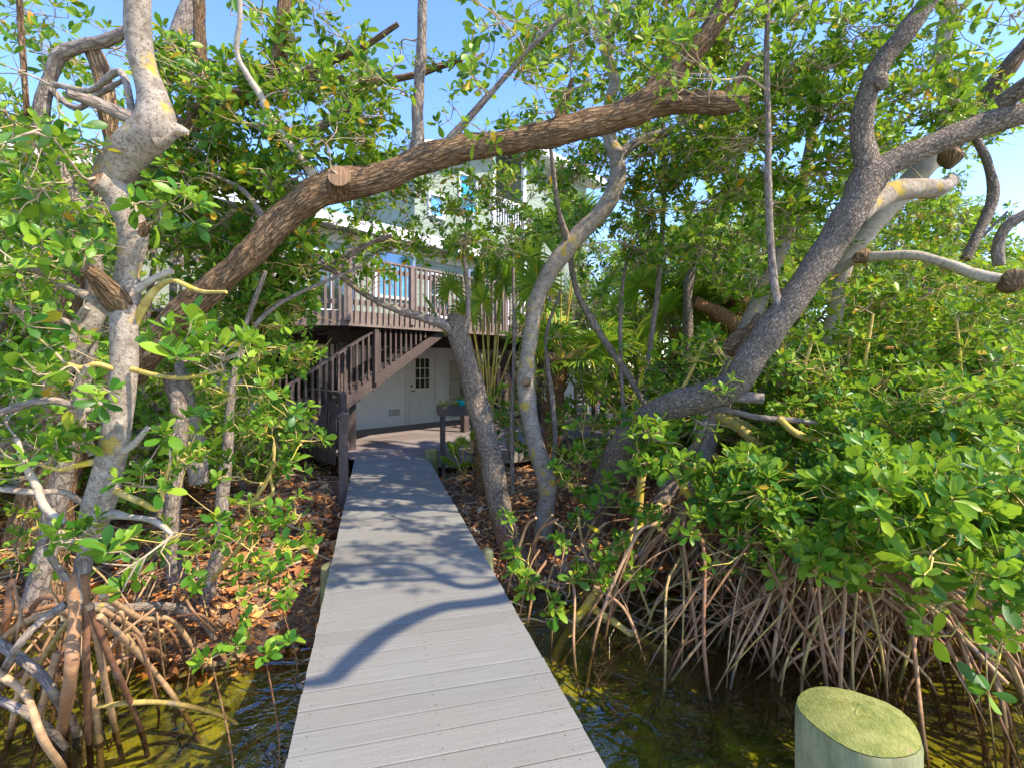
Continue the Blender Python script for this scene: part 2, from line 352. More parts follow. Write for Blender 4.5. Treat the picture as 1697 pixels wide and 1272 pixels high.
class Tree:
    def __init__(s, name, label, base, bark, cat='tree', twig=None, leaf=None, group=None):
        s.base = np.array(base, float); s.o = empty(name, s.base); tag(s.o, label, cat, group)
        s.bark = bark; s.tw = twig or TWIG; s.leaf = leaf or LEAF; s.sk = []; s.tb = MB(); s.lb = MB(); s.tubeq = []; s.first = True
    def pts(s, L, rough=.16, k=14, name='limb', mat=None, raw=False, cutend=False, sub=5):
        """L: list of (px,py,Z,width px)"""
        if raw: Q = np.array([l[:3] for l in L], float); R = np.array([l[3] for l in L], float)
        else: Q = np.array([P(*l[:3]) for l in L]); R = np.array([l[3]*l[2]/F/2 for l in L])
        mb = MB(); mb.tube(Q, R, k if R.max() > .03 else 8, 0, sub, rough, True, 1 if cutend else None)
        nm = 'trunk' if s.first else name; s.first = False
        mb.build(nm, [mat or s.bark, BARK_CUT], s.o, s.base)
        q, r = spline(Q, R, 4)
        for a, b in zip(q, r): s.sk.append((a, b))
        return s
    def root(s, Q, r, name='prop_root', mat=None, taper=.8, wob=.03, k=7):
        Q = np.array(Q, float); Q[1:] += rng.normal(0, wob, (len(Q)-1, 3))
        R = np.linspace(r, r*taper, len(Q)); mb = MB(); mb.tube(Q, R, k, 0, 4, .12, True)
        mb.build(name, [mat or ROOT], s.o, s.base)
    def proots(s, n, c, z0, z1, r0, r1, spread, rad=(.012, .03), zb=-1.1, az=(0, 6.28), mat=None):
        for i in range(n):
            a = random.uniform(*az); d = np.array([math.cos(a), math.sin(a), 0]); zt = random.uniform(z0, z1)
            p0 = np.array([c[0], c[1], 0])+d*random.uniform(r0, r1)+np.array([0, 0, zt]); sp = random.uniform(*spread)
            arch = random.uniform(.0, .10)
            sd = np.array([-d[1], d[0], 0])*random.uniform(-.35, .35)*sp; q = [p0, p0+d*sp*.3+sd*.6+np.array([0,0,arch-.17*(zt-zb)]), p0+d*sp*.68+sd+np.array([0,0,-.52*(zt-zb)]), p0+d*sp+sd*1.2+np.array([0,0,zb-zt])]
            s.root(q, random.uniform(*rad), taper=.75, wob=.035, mat=mat)
    def cluster(s, C, rad, n, L, up=.7, k=8, tm=None, tr=None, droop=0):
        C = np.array(C, float); A = np.array([a for a, _ in s.sk]); d = np.linalg.norm(A-C, axis=1)+np.maximum(0, A[:, 2]-C[2])*.8
        i = d.argmin(); p0, r0 = s.sk[i]; D = np.linalg.norm(C-p0)
        r = min(r0*.6, tr or .006+.006*D); r = max(r, .004)
        m1 = p0+(C-p0)*.33+rng.normal(0, .09*D, 3); m2 = p0+(C-p0)*.68+rng.normal(0, .08*D, 3)
        Q, R = spline(np.array([p0, m1, m2, C]), np.array([r, r*.85, r*.7, r*.5]), 3)
        s.tubeq.append((Q, R))
        for a, b in zip(Q[2:], R[2:]): s.sk.append((a, b))
        # twigs to rosettes
        off = rng.normal(0, 1, (n, 3)); off = nrm(off)*(rng.random((n, 1))**.45)*rad
        E = C+off; o = rng.integers(len(Q)//2, len(Q), n); B = Q[o]
        M = (B+E)/2+rng.normal(0, .12*np.mean(rad), (n, 3)); M[:, 2] -= .08*np.mean(rad)
        L = L*1.38 if tm is None else L*(1.0 if C[0] < -.5 else 1.25); tr_ = np.clip(L*.034, .0022, .007)
        tp = np.stack([B, M, E], 1); tR = np.tile([tr_*1.5, tr_*1.15, tr_], (n, 1))
        v, f, uv = tubes(tp, tR, 4); s.tb.add(v, f, 0, True, uv)
        nb = max(1, n//3); o2 = nrm(rng.normal(0, 1, (nb, 3)))*rad*rng.uniform(.8, 1.7, (nb, 1)); B2 = Q[rng.integers(1, len(Q), nb)]; E2 = B2+o2
        v, f, uv = tubes(np.stack([B2, B2+o2*.4+rng.normal(0, .1*np.mean(rad), (nb, 3)), B2+o2*.75+rng.normal(0, .08*np.mean(rad), (nb, 3)), E2], 1), np.tile([tr_*1.4, tr_*1.1, tr_*.8, tr_*.4], (nb, 1)), 4); s.tb.add(v, f, 0, True, uv)
        ax = nrm(nrm(off)*.75+np.array([0, 0, up])+rng.normal(0, .3, (n, 3)))
        v, f = leaves(E, ax, np.full(n, L)*rng.uniform(.8, 1.15, n), k, tm or LM); s.lb.add(v, f, 0, True)
    def fill(s, x0, y0, x1, y1, z0, z1, nc, nr, L, rad=.26, up=.7, k=8, tm=None):
        cs = []
        for i in range(nc):
            Z = random.uniform(z0, z1); cs.append(P(random.uniform(x0, x1), random.uniform(y0, y1), Z))
        A = np.array([a for a, _ in s.sk]); cs.sort(key=lambda c: np.linalg.norm(A-c, axis=1).min())
        for c in cs: s.cluster(c, np.array([rad*1.15, rad*1.15, rad*.75])*random.uniform(.75, 1.25), max(2, int(nr*random.uniform(.6, 1.35))), L, up, k, tm)
        return s
    def knot(s, px, py, Z, r, mat=None):
        c = P(px, py, Z); mb = MB(); u = nrm(rng.normal(0, 1, 3)); mb.tube([c+u*r*x for x in (-1, -.75, -.3, .2, .7, 1)], [r*.3, r*.75, r, r*1.05, r*.7, r*.25], 14, 0, 3, .35); mb.build('burl', mat or BARK_FUR, s.o, s.base)
    def done(s):
        for Q, R in s.tubeq:
            v, f, uv = tubes(Q[None], R[None], 6, .1); s.tb.add(v, f, 0, True, uv)
        for (v, uv), (f, m_, sm_) in zip(s.tb.v, s.tb.f):
            s.lb.v.append((v, uv)); s.lb.f.append((f+s.lb.n, 1, sm_))
        s.lb.n += s.tb.n
        if s.lb.v: s.lb.build('crown', [s.leaf, s.tw], s.o, s.base)
        return s.o

# ------------------------------------------------------------ camera, light, sky
cam = bpy.data.cameras.new('Camera'); co = bpy.data.objects.new('Camera', cam); COL.objects.link(co); S.camera = co
cam.sensor_width = 36; cam.lens = 18.03; cam.clip_end = 2000; cam.clip_start = .05; cam.shift_y = -(636-HZ)/1697
co.location = (0, 0, EYE); co.rotation_euler = (math.pi/2, 0, 0)
S.render.resolution_x = 1024; S.render.resolution_y = 767
SUN = Vector((.80, -.35, 1.0)).normalized()
elev = math.asin(SUN.z); azi = math.atan2(SUN.x, SUN.y)
w = bpy.data.worlds.new('World'); S.world = w; w.use_nodes = True; nt = w.node_tree
sky = nt.nodes.new('ShaderNodeTexSky'); sky.sky_type = 'NISHITA'; sky.sun_disc = False
sky.sun_elevation = elev; sky.sun_rotation = azi; sky.air_density = 1.0; sky.dust_density = .25; sky.ozone_density = 2.2
hs_ = nt.nodes.new('ShaderNodeHueSaturation'); hs_.inputs['Saturation'].default_value = 1.20; hs_.inputs['Hue'].default_value = .515; nt.links.new(sky.outputs[0], hs_.inputs['Color']); nt.links.new(hs_.outputs[0], nt.nodes['Background'].inputs[0]); nt.nodes['Background'].inputs[1].default_value = .15
sl = bpy.data.lights.new('Sun', 'SUN'); sl.energy = 2.6; sl.angle = math.radians(.55); sl.color = (1, .90, .74)
so = bpy.data.objects.new('Sun', sl); COL.objects.link(so); so.rotation_euler = SUN.to_track_quat('Z', 'Y').to_euler(); so.location = (20, -6, 30)
S.view_settings.view_transform = 'Standard'; S.view_settings.look = 'None'; S.view_settings.exposure = 1.80; S.view_settings.gamma = 1

# ------------------------------------------------------------ ground and water
def sstep(x): x = np.clip(x, 0, 1); return x*x*(3-2*x)
def gh(X, Y):
    ys = 4.45+.7*sstep((X+1.2)/1.2)+.35*np.sin(X*1.1+.6)+.25*np.sin(X*2.7)+np.where(X > .6, .55*sstep((X-.6)/1.5), 0)-np.where(X > 3.2, .9*sstep((X-3.2)/2), 0)
    h = -.38+.045*np.sin(X*1.7+Y*.9)+.03*np.sin(X*3.9-Y*2.3)+.02*np.sin(X*7.1+Y*6.3)
    t = sstep((ys+1.1-Y)/2.2)
    return h*(1-t)+t*(-1.12+.05*np.sin(X*2.1+Y*3.1)+.04*np.sin(X*5+1))
def grid(xs, ys):
    X, Y = np.meshgrid(xs, ys); Z = gh(X, Y); v = np.stack([X, Y, Z], 2).reshape(-1, 3)
    nx, ny = len(xs), len(ys); i = np.arange(ny-1)[:, None]*nx+np.arange(nx-1)[None]
    return v, np.stack([i, i+1, i+nx+1, i+nx], 2).reshape(-1, 4)
xs = np.concatenate([[-500,-200,-80,-40,-20], np.arange(-12, 14, .12), [20,40,80,200,500]])
ys = np.concatenate([[-300,-100,-30,-10,-4,-1], np.arange(0, 14, .12), [16,20,30,50,100,250,600]])
g = MB(); v, f = grid(xs, ys); g.add(v, f, 0, True, v[:, :2]); tag(g.build('ground', GROUND), kind='structure')
wm = MB(); wm.add([[-400,-300,-.75],[400,-300,-.75],[400,9.0,-.75],[-400,9.0,-.75]], [[0,1,2,3]], 0, False); tag(wm.build('water', WATER), kind='structure')
# leaf litter, uncountable
n = 42000; X = rng.uniform(-7, 7, n); Y = np.where(rng.random(n) < .5, rng.uniform(3.6, 12.5, n), rng.uniform(3.8, 7.5, n)); Zg = gh(X, Y)
keep = (Zg > -.82) & ~((X > -2.2-(Y-7)*.27) & (X < -.95-(Y-7)*.27) & (Y < 9.3)); X, Y, Zg = X[keep], Y[keep], Zg[keep]; n = len(X)
C = np.stack([X, Y, Zg+rng.uniform(.005, .05, n)], 1); A = nrm(np.stack([rng.normal(0, .35, n), rng.normal(0, .35, n), np.ones(n)], 1))
lm = MB(); v, f = leaves(C, A, rng.uniform(.06, .13, n), 1, LM); lm.add(v, f, 0, True); tag(lm.build('leaf_litter', LITTER), kind='stuff')
# fallen twigs and old roots lying in the litter
n = 900; X = rng.uniform(-6, 6, n); Y = rng.uniform(4.4, 10, n); keep = ~((X > -2.3-(Y-7)*.27) & (X < -.85-(Y-7)*.27)); X, Y = X[keep], Y[keep]; n = len(X)
a = rng.uniform(0, 6.28, n); L = rng.uniform(.1, .4, n); dd = np.stack([np.cos(a), np.sin(a), rng.normal(0, .15, n)], 1)
p = np.stack([X, Y, np.maximum(gh(X, Y), -.78)+.03], 1); tp = np.stack([p-dd*L[:, None], p+rng.normal(0, .04, (n, 3))+[0,0,.02], p+dd*L[:, None]], 1)
lt = MB(); v, f, uv = tubes(tp, np.repeat(rng.uniform(.004, .012, n)[:, None], 3, 1), 5); lt.add(v, f, 0, True, uv); tag(lt.build('fallen_twigs', TWIG), kind='stuff')

# ------------------------------------------------------------ boardwalk
WD = nrm(np.array([-.2665, 1.0, 0])); WR = np.array([WD[1], -WD[0], 0.])
def walk(along, across, z): # across 0 = left edge
    return np.array([-.95, 2.29, 0])+WD*along+WR*across+np.array([0, 0, z])
bw = empty('boardwalk', walk(0, .6, 0)); tag(bw, kind='structure')
rz_w = math.atan2(WR[1], WR[0])
mb = MB(); a = -5.0; base = walk(0, .6, 0); Rw = np.array([WR, WD, [0, 0, 1]])
while a < 7.15:
    c = np.array([0, a, -.0135+random.uniform(-.001, .001)]); h = (.618+random.uniform(-.003, .003), .0678, .0135)
    ch = .003; x, y, z = h
    v = np.array([[sx*x, sy*y, -z] for sx in (-1,1) for sy in (-1,1)]+[[sx*x, sy*y, z-ch] for sx in (-1,1) for sy in (-1,1)]+[[sx*x, sy*(y-ch), z] for sx in (-1,1) for sy in (-1,1)])+c
    mb.add(v, [[0,2,6,4],[1,5,7,3],[0,4,5,1],[2,3,7,6],[4,6,10,8],[5,9,11,7],[8,10,11,9],[0,1,3,2]], 0, False); mb.add(v[[4,8,9,5]], [[0,1,2,3]], 0, False); mb.add(v[[6,7,11,10]], [[0,1,2,3]], 0, False)
    a += .1435
o = mb.build('deck_boards', BOARD, bw); o.rotation_euler = (0, 0, rz_w)
sc_ = MB(); a = -5.0
while a < 7.15:
    for x_ in (-.56, 0.0, .53):
        for y_ in (-.04, .04): 
            t_ = np.linspace(0, 2*np.pi, 7)[:-1]; cx_ = x_+random.uniform(-.006, .006); cy_ = a+y_+random.uniform(-.004, .004)
            sc_.add(np.stack([cx_+.0038*np.cos(t_), cy_+.0038*np.sin(t_), np.full(6, .0016)], 1), [[0,1,2,3,4,5]], 0, False)
    a += .1435
o = sc_.build('screw_heads', paint('screw_grey', (.10,.09,.08)), bw); o.rotation_euler = (0, 0, rz_w); o['kind'] = 'stuff'
for k in (.06, .6, 1.15):
    mb = MB(); mb.beam(walk(-5, k, -.12)-base, walk(7.1, k, -.12)-base, .045, .18); mb.build('stringer', PILEM, bw)

def round_pile(name, label, x, y, r, z0, z1, top=PILEM, side=PILEM, group=None):
    mb = MB(); k = 28; t = np.linspace(0, 2*np.pi, k+1); rr = r*(1+.03*np.sin(3*t+1)+.02*np.sin(5*t))
    zz = [z0, z1-.25, z1-.02, z1-.004]; sc = [1.02, 1.0, .995, .965]; v = np.concatenate([np.stack([rr*s_*np.cos(t), rr*s_*np.sin(t), np.full(k+1, z)], 1) for z, s_ in zip(zz, sc)])
    f = [[i*(k+1)+j, i*(k+1)+j+1, (i+1)*(k+1)+j+1, (i+1)*(k+1)+j] for i in range(3) for j in range(k)]
    mb.add(v, f, 0, True, v[:, [0, 2]])
    o = empty(name, (x, y, z0)); tag(o, label, 'piling', group); s_ = mb.build('pile_shaft', side, o, (0, 0, z0))
    mt = MB(); rings = np.linspace(1, 0, 9)[:-1]*.965; V = []
    for q in rings: V.append(np.stack([rr*q*np.cos(t), rr*q*np.sin(t), z1-.004+.03*(1-q*q)+.004*np.sin(9*t+q*20)*(q < .95)], 1))
    V = np.concatenate(V); f = [[i*(k+1)+j, i*(k+1)+j+1, (i+1)*(k+1)+j+1, (i+1)*(k+1)+j] for i in range(7) for j in range(k)]
    mt.add(V, f, 0, True); q = (k+1)*7; mt.add(np.vstack([V[q:q+k], [[0, 0, z1+.027]]]), [[j, (j+1) % k, k] for j in range(k)], 0, True); mt.build('pile_top', top, o, (0, 0, z0)); return o
round_pile('dock_piling', 'large round piling with fibrous yellow green mossy top standing in the water at bottom right', .905, 1.345, .14, -1.3, .68, PILETOP)
round_pile('dock_piling', 'short green stained piling where the left edge of the boardwalk meets the water', -1.50, 4.25, .085, -1.2, -.05)
round_pile('dock_piling', 'green grey piling at the far right corner of the boardwalk beside the brown deck', -1.43, 9.05, .125, -.6, .13)
round_pile('dock_piling', 'low weathered piling half hidden under the right edge of the boardwalk', -.23, 4.62, .06, -1.2, -.06)

# ------------------------------------------------------------ lower deck
A0 = np.array([-2.89, 14.1, 0]); U = nrm(np.array([.66, .75, 0])); NN = np.array([U[1], -U[0], 0.]); ZZ = np.array([0, 0, 1.])
def H(s, d, z): return A0+U*s+NN*d+ZZ*z
FR = [U, NN, ZZ]
def clip(poly, nv, c):
    out = []
    for i in range(len(poly)):
        a, b = poly[i], poly[(i+1) % len(poly)]; da, db = np.dot(a, nv)-c, np.dot(b, nv)-c
        if da >= 0: out.append(a)
        if (da >= 0) != (db >= 0): out.append(a+(b-a)*da/(da-db))
    return out
poly = [np.array(q, float) for q in [(-2.95,9.0),(-1.62,9.3),(-.9,9.42),(.25,9.95),(1.0,11.3),(2.6,11.9),(6.5,13.6),(7.6,19.5),(6.3,24.5),(-6.2,10.35),(-5.2,9.6),(-4.2,10.35)]]
dk = empty('patio_deck', (0, 11, 0)); tag(dk, kind='structure'); mb = MB(); dd = U[:2]; pp = NN[:2]
b = -15.0
while b < 12:
    q = clip(clip(poly, pp, b), -pp, -(b+.138))
    if len(q) > 2:
        q = np.array(q); q3 = np.hstack([q, np.zeros((len(q), 1))]); qb = q3-[0, 0, .03]; m = len(q)
        mb.add(q3, [list(range(m))[::1]], 0, False); mb.add(np.vstack([q3, qb]), [[i, (i+1) % m, m+(i+1) % m, m+i] for i in range(m)], 0, False)
    b += .1435
ob = mb.build('deck_boards', DECKM, dk, (0, 11, 0))
for (x0, y0), (x1, y1) in zip([p for p in poly[:7]], [p for p in poly[1:8]]):
    if x0 < -2.5: continue
    mb = MB(); mb.beam((x0, y0-.03, -.13), (x1, y1-.03, -.13), .05, .2); mb.build('rim_board', GREYW, dk, (0, 11, 0))

# ------------------------------------------------------------ house
hs = empty('house', H(0, 0, -.45)); tag(hs, 'pale green sided three storey house with white ground floor behind the trees', 'house'); HB = H(0, 0, -.45)
def hp(mb, name, mat, par=None): return mb.build(name, mat, par or hs, HB if par is None else HB)
def hbox(name, s0, s1, d0, d1, z0, z1, mat, par=None):
    mb = MB(); mb.box(H((s0+s1)/2, (d0+d1)/2, (z0+z1)/2), ((s1-s0)/2, (d1-d0)/2, (z1-z0)/2), FR); return hp(mb, name, mat, par)
hbox('ground_floor_wall', -9, 9, -9, 0, -.45, 2.5, WHITEW)
hbox('middle_wall', -9, 8.9, -9, -.02, 2.5, 5.0, SIDING)
mb = MB(); V = [H(s_, d_, z_) for d_ in (-.04, -3.2) for s_, z_ in ((.3, 5.0), (3.5, 5.0), (3.5, 8.55), (.3, 7.55))]
mb.add(V, [[0,1,2,3],[5,4,7,6],[0,3,7,4],[3,2,6,7],[1,5,6,2],[0,4,5,1]], 0, False); hp(mb, 'upper_wall', SIDING)
mb = MB(); V = [H(s_, d_, z_) for d_ in (.5, -3.3) for s_, z_ in ((-.1, 7.46), (4.7, 8.98), (4.7, 9.14), (-.1, 7.62))]
mb.add(V, [[0,1,2,3],[5,4,7,6],[0,3,7,4],[3,2,6,7],[1,5,6,2],[0,4,5,1]], 0, False); hp(mb, 'roof', ROOFM)
mb = MB(); mb.beam(H(-.1, .52, 7.54), H(4.7, .52, 9.06), .035, .2); hp(mb, 'rake_board', TRIMM)
hbox('upper_wall', 5.05, 9, -3.2, -.04, 5.0, 8.95, SIDING)
hbox('upper_wall', 3.5, 5.05, -3.2, -1.4, 5.0, 8.7, CREAML)
hbox('upper_wall', 3.5, 5.05, -1.4, -.04, 5.0, 6.35, SIDING)
hbox('corner_trim', 3.42, 3.56, -.1, .02, 5.2, 8.7, TRIMM); hbox('corner_trim', 4.97, 5.11, -.1, .02, 2.6, 8.7, TRIMM)
hbox('lower_roof', -9.3, 3.3, -1.2, .45, 4.98, 5.16, ROOFM); hbox('eave_board', -9.35, 3.35, .452, .50, 4.9, 5.2, TRIMM)
hbox('frieze_board', -8.9, 3.4, -.01, .015, 4.62, 4.9, CREAML)
hbox('balcony_rail', 3.56, 4.97, -.1, -.04, 7.12, 7.2, TRIMM)
for i in range(11): hbox('balcony_baluster', 3.62+i*.125, 3.655+i*.125, -.09, -.05, 6.35, 7.12, TRIMM)
# main roof (slab, eave toward the camera)
mb = MB(); a, b_, c, d = H(4.72, .55, 8.98), H(9.5, .55, 8.98), H(9.5, -3.4, 9.25), H(4.72, -3.4, 9.25)
up = ZZ*.16; mb.add([a, b_, c, d, a+up, b_+up, c+up, d+up], [[0,3,2,1],[4,5,6,7],[0,1,5,4],[1,2,6,5],[2,3,7,6],[3,0,4,7]], 0, False); rf = hp(mb, 'roof', ROOFM)
hbox('fascia', 4.72, 9.55, .56, .60, 8.94, 9.18, TRIMM); hbox('soffit', 4.75, 9.5, -.04, .55, 8.9, 8.96, TRIMM)
def window(s0, s1, z0, z1, glass=GLASS, d=0.0, cols=1, rows=1, fr=TRIMM, name='window'):
    w_ = .07; mb = MB()
    for (a0, a1, b0, b1) in ((s0, s1, z1-w_, z1), (s0, s1, z0, z0+w_), (s0, s0+w_, z0+w_, z1-w_), (s1-w_, s1, z0+w_, z1-w_)):
        mb.box(H((a0+a1)/2, d+.03, (b0+b1)/2), ((a1-a0)/2, .045, (b1-b0)/2), FR)
    for i in range(1, cols): mb.box(H(s0+(s1-s0)*i/cols, d+.03, (z0+z1)/2), (.015, .02, (z1-z0)/2-w_), FR)
    for i in range(1, rows): mb.box(H((s0+s1)/2, d+.03, z0+(z1-z0)*i/rows), ((s1-s0)/2-w_, .019, .013), FR)
    o = hp(mb, name, fr); hbox('pane', s0+w_-.01, s1-w_+.01, d-.005, d+.012, z0+w_-.01, z1-w_+.01, glass, o); return o
window(1.92, 2.72, 6.3, 7.5, BLUE, -.04)
window(-1.05, .25, 3.4, 4.75, GLASSB, -.02); window(.7, 1.5, 3.0, 4.3, GLASS, -.02, 2, 2)
window(-2.9, -1.6, 2.9, 4.4, GLASS, -.02, 2, 1); window(2.3, 4.2, 2.65, 4.6, GLASS, -.02, 2, 1); window(-4.9, -3.6, 3.2, 4.5, GLASS, -.02, 2, 1)
window(-3.9, -2.5, .75, 1.95, GLASS, 0, 2, 1); window(.75, 1.35, 5.9, 6.6, GLASSB, -.04)
hbox('band_board', -6, -1.3, .002, .04, 2.0, 2.12, TRIMM); hbox('brown_band', -6, -1.5, .002, .03, 2.14, 2.32, paint('russet_band', (.16,.07,.05)))
# front door with nine lights
hbox('door_casing', -.06, .02, .002, .035, 0, 2.12, TRIMM); hbox('door_casing', .98, 1.06, .002, .035, 0, 2.12, TRIMM); hbox('door_casing', .02, .98, .002, .035, 2.05, 2.12, TRIMM)
dr = hbox('door', .06, .94, .004, .03, .02, 2.03, TRIMM)
gl = hbox('pane', .26, .76, .031, .036, .98, 1.83, GLASS, dr)
for i in range(4):
    hbox('muntin', .25+i*.17-.012+(.0 if i else .0), .25+i*.17+.012, .037, .05, .97, 1.84, TRIMM, dr)
    hbox('muntin', .24, .77, .037, .0485, .98+i*.2833-.012, .98+i*.2833+.012, TRIMM, dr)
for s0, s1 in ((.2, .44), (.56, .80)):
    mb = MB(); 
    for (a0, a1, b0, b1) in ((s0, s1, .2, .225), (s0, s1, .775, .8), (s0, s0+.025, .225, .775), (s1-.025, s1, .225, .775)): mb.box(H((a0+a1)/2, .036, (b0+b1)/2), ((a1-a0)/2, .006, (b1-b0)/2), FR)
    hp(mb, 'door_panel', TRIMM, dr)
mb = MB(); mb.tube([H(.13, .03, .92), H(.13, .08, .92), H(.22, .085, .92)], [.014, .014, .010], 8, 0, 3); hp(mb, 'door_handle', BLACKM, dr)
mb = MB(); mb.tube([H(.13, .03, 1.06), H(.13, .05, 1.06)], [.028, .026], 12, 0, 1); hp(mb, 'deadbolt', BLACKM, dr)
# utility door, sliding glass doors, vent, lantern, meter
ud = hbox('utility_door', 1.55, 2.35, .004, .04, .1, 1.78, CREAM)
for z in (.62, 1.2): hbox('door_seam', 1.6, 2.3, .041, .043, z, z+.012, BLACKM, ud)
window(2.75, 4.05, .03, 2.08, GLASS, 0, 1, 1, TRIMM, 'sliding_door'); window(4.05, 5.35, .03, 2.08, GLASS, 0, 1, 1, TRIMM, 'sliding_door')
mb = MB()
for i in range(5): mb.box(H(-.42, .018, .30+i*.035), (.17, .012, .009), FR)
for i in range(4): mb.box(H(-.57+i*.10, .016, .37), (.006, .010, .09), FR)
hp(mb, 'vent_grille', paint('vent_grey', (.5,.5,.5)))
mb = MB(); mb.box(H(5.62, .03, 1.86), (.05, .02, .08), FR); mb.box(H(5.62, .10, 1.97), (.02, .08, .012), FR); mb.box(H(5.62, .16, 1.82), (.055, .055, .11), FR); mb.box(H(5.62, .16, 1.95), (.08, .08, .015), FR); mb.box(H(5.62, .16, 1.70), (.065, .065, .012), FR)
hp(mb, 'wall_lantern', BLACKM)
hbox('storage_cabinet', 5.9, 6.5, .01, .25, .9, 1.75, CREAM)

# ------------------------------------------------------------ raised deck with railing
RB = H(0, 3, 0); rd = empty('raised_deck', RB); tag(rd, 'brown raised deck with baluster railing running across the front of the house', 'deck')
def rbuild(mb, name, mat, par=None): return mb.build(name, mat, par or rd, RB)
C0 = H(-3.6, 3, 0); C1 = np.array([-5.9, 8.95, 0])
mb = MB(); mb.box(H(2.7, 1.5, 2.57), (6.3, 1.48, .03), FR); q = [C0, C1, H(-9, -.1, 0), H(-3.6, 0, 0)]
v = np.array([x+ZZ*2.6 for x in q]+[x+ZZ*2.54 for x in q]); mb.add(v, [[0,3,2,1],[4,5,6,7],[0,1,5,4],[1,2,6,5],[2,3,7,6],[3,0,4,7]], 0, False); rbuild(mb, 'deck_floor', DECKM)
for i in range(24):
    s_ = -3.4+i*.52; mb = MB(); mb.box(H(s_, 1.49, 2.435), (.022, 1.44, .10), FR); rbuild(mb, 'joist', STAIRM)
mb = MB(); mb.box(H(2.7, 3.0, 2.485), (6.3, .025, .14), FR); mb.beam(C0+ZZ*2.485, C1+ZZ*2.485, .05, .28); rbuild(mb, 'fascia', RAILM)
mb = MB(); mb.box(H(2.7, 2.3, 2.20), (6.3, .045, .13), FR); rbuild(mb, 'carrier_beam', BEAMM)
mb = MB(); mb.box(H(2.7, .06, 2.235), (6.3, .05, .10), FR); rbuild(mb, 'ledger', BEAMM)
for s_ in (-3.3, 0.0, 1.45, 3.0, 5.9, 8.8):
    mb = MB(); mb.box(H(s_, 2.3, .81), (.075, .075, 1.26), FR); rbuild(mb, 'post', STAIRM)
bal = None
def baluster_mesh(h, w=.019):
    mb = MB(); mb.box((0, 0, h/2), (w, w, h/2)); v = [[-w,-w,0],[w,-w,0],[w,w,0],[-w,w,0],[-w,-w,-.05]]
    mb.add(v, [[0,1,4],[1,2,4],[2,3,4],[3,0,4]], 0, False)
    o = mb.build('baluster', RAILM); me = o.data; bpy.data.objects.remove(o); return me
bm_long = baluster_mesh(1.13)
def rail_run(p0, p1, zt, zb, root, rootbase, mesh, mat, nmax=200, posts=True, off=.045, step=.127, post_h=None):
    d = nrm(p1-p0); nn = np.array([d[1], -d[0], 0]); L = np.linalg.norm(p1-p0); rz = math.atan2(d[1], d[0])
    mb = MB(); mb.beam(p0+ZZ*zt, p1+ZZ*zt, .13, .035); mb.build('top_rail', mat, root, rootbase)
    for z in (zt-.16, zb+.33): mb = MB(); mb.beam(p0+ZZ*z, p1+ZZ*z, .035, .09); mb.build('sub_rail', mat, root, rootbase)
    k = int(L/step); ps = set()
    if posts:
        m = max(1, round(L/1.5))
        for i in range(m+1):
            a = min(L*i/m, L-.01); mb = MB(); c = p0+d*a+nn*off*.6; mb.box(c+ZZ*((zt+zb)/2-.02), (.045, .045, (zt-zb)/2), [d, nn, ZZ]); mb.build('post', mat, root, rootbase); ps.add(round(a/step))
    for i in range(1, k):
        if i in ps: continue
        o = bpy.data.objects.new('baluster', mesh); COL.objects.link(o); o.parent = root
        o.location = tuple(p0+d*(i*step)+nn*off+ZZ*zb-rootbase); o.rotation_euler = (0, 0, rz)
rail_run(C1+ZZ*0, C0, 3.62, 2.46, rd, RB, bm_long, RAILM)
rail_run(C0, H(6.4, 3, 0), 3.62, 2.46, rd, RB, bm_long, RAILM)

# ------------------------------------------------------------ staircase
SB = H(-4.88, 2.4, 0); st = empty('staircase', SB); tag(st, 'dark brown open staircase climbing right under the raised deck', 'staircase')
def sz(s_): return .615*(s_+4.88)
for d_ in (2.9, 1.9):
    mb = MB(); v = []
    for dd_ in (d_-.022, d_+.022):
        v += [H(-4.88, dd_, 0.004), H(-4.4, dd_, .0041), H(-1.1, dd_, sz(-1.1)), H(-1.1, dd_, sz(-1.1)+.18), H(-4.88, dd_, .34)]
        v[-4] = H(-4.86, dd_, .004); 
    v = np.array(v); mb.add(v, [[0,1,2,3,4],[5,9,8,7,6]], 0, False); mb.add(v, [[0,5,6,1],[1,6,7,2],[2,7,8,3],[3,8,9,4],[4,9,5,0]], 0, False); mb.build('stringer', STAIRM, st, SB)
    mb = MB(); mb.beam(H(-4.7, d_, sz(-4.7)+1.14), H(-2.93, d_, sz(-2.93)+1.12), .10, .035); mb.build('handrail', RAILM if d_ < 2 else STAIRM, st, SB)
    mb = MB(); mb.beam(H(-4.7, d_, sz(-4.7)+.44), H(-1.3, d_, min(2.3, sz(-1.3)+.42)), .03, .06); mb.build('lower_rail', STAIRM, st, SB)
    for i in range(27):
        s_ = -4.62+i*.125; z0 = sz(s_)+.27; z1 = min(2.33, sz(s_)+1.12)
        if z1-z0 < .1: continue
        mb = MB(); mb.box(H(s_, d_+.035, (z0+z1)/2), (.019, .016, (z1-z0)/2), FR); mb.build('baluster', STAIRM, st, SB)
    mb = MB(); mb.box(H(-2.97, d_+.05, (sz(-2.97)+.1+2.33)/2), (.045, .045, (2.33-sz(-2.97)-.1)/2), FR); mb.build('post', STAIRM, st, SB)
for i in range(13):
    s_ = -4.6+i*.30; z = .19*(i+1)
    if z > 2.45: break
    mb = MB(); mb.box(H(s_, 2.4, z), (.14, .475, .02), FR); mb.build('tread', STAIRM, st, SB)

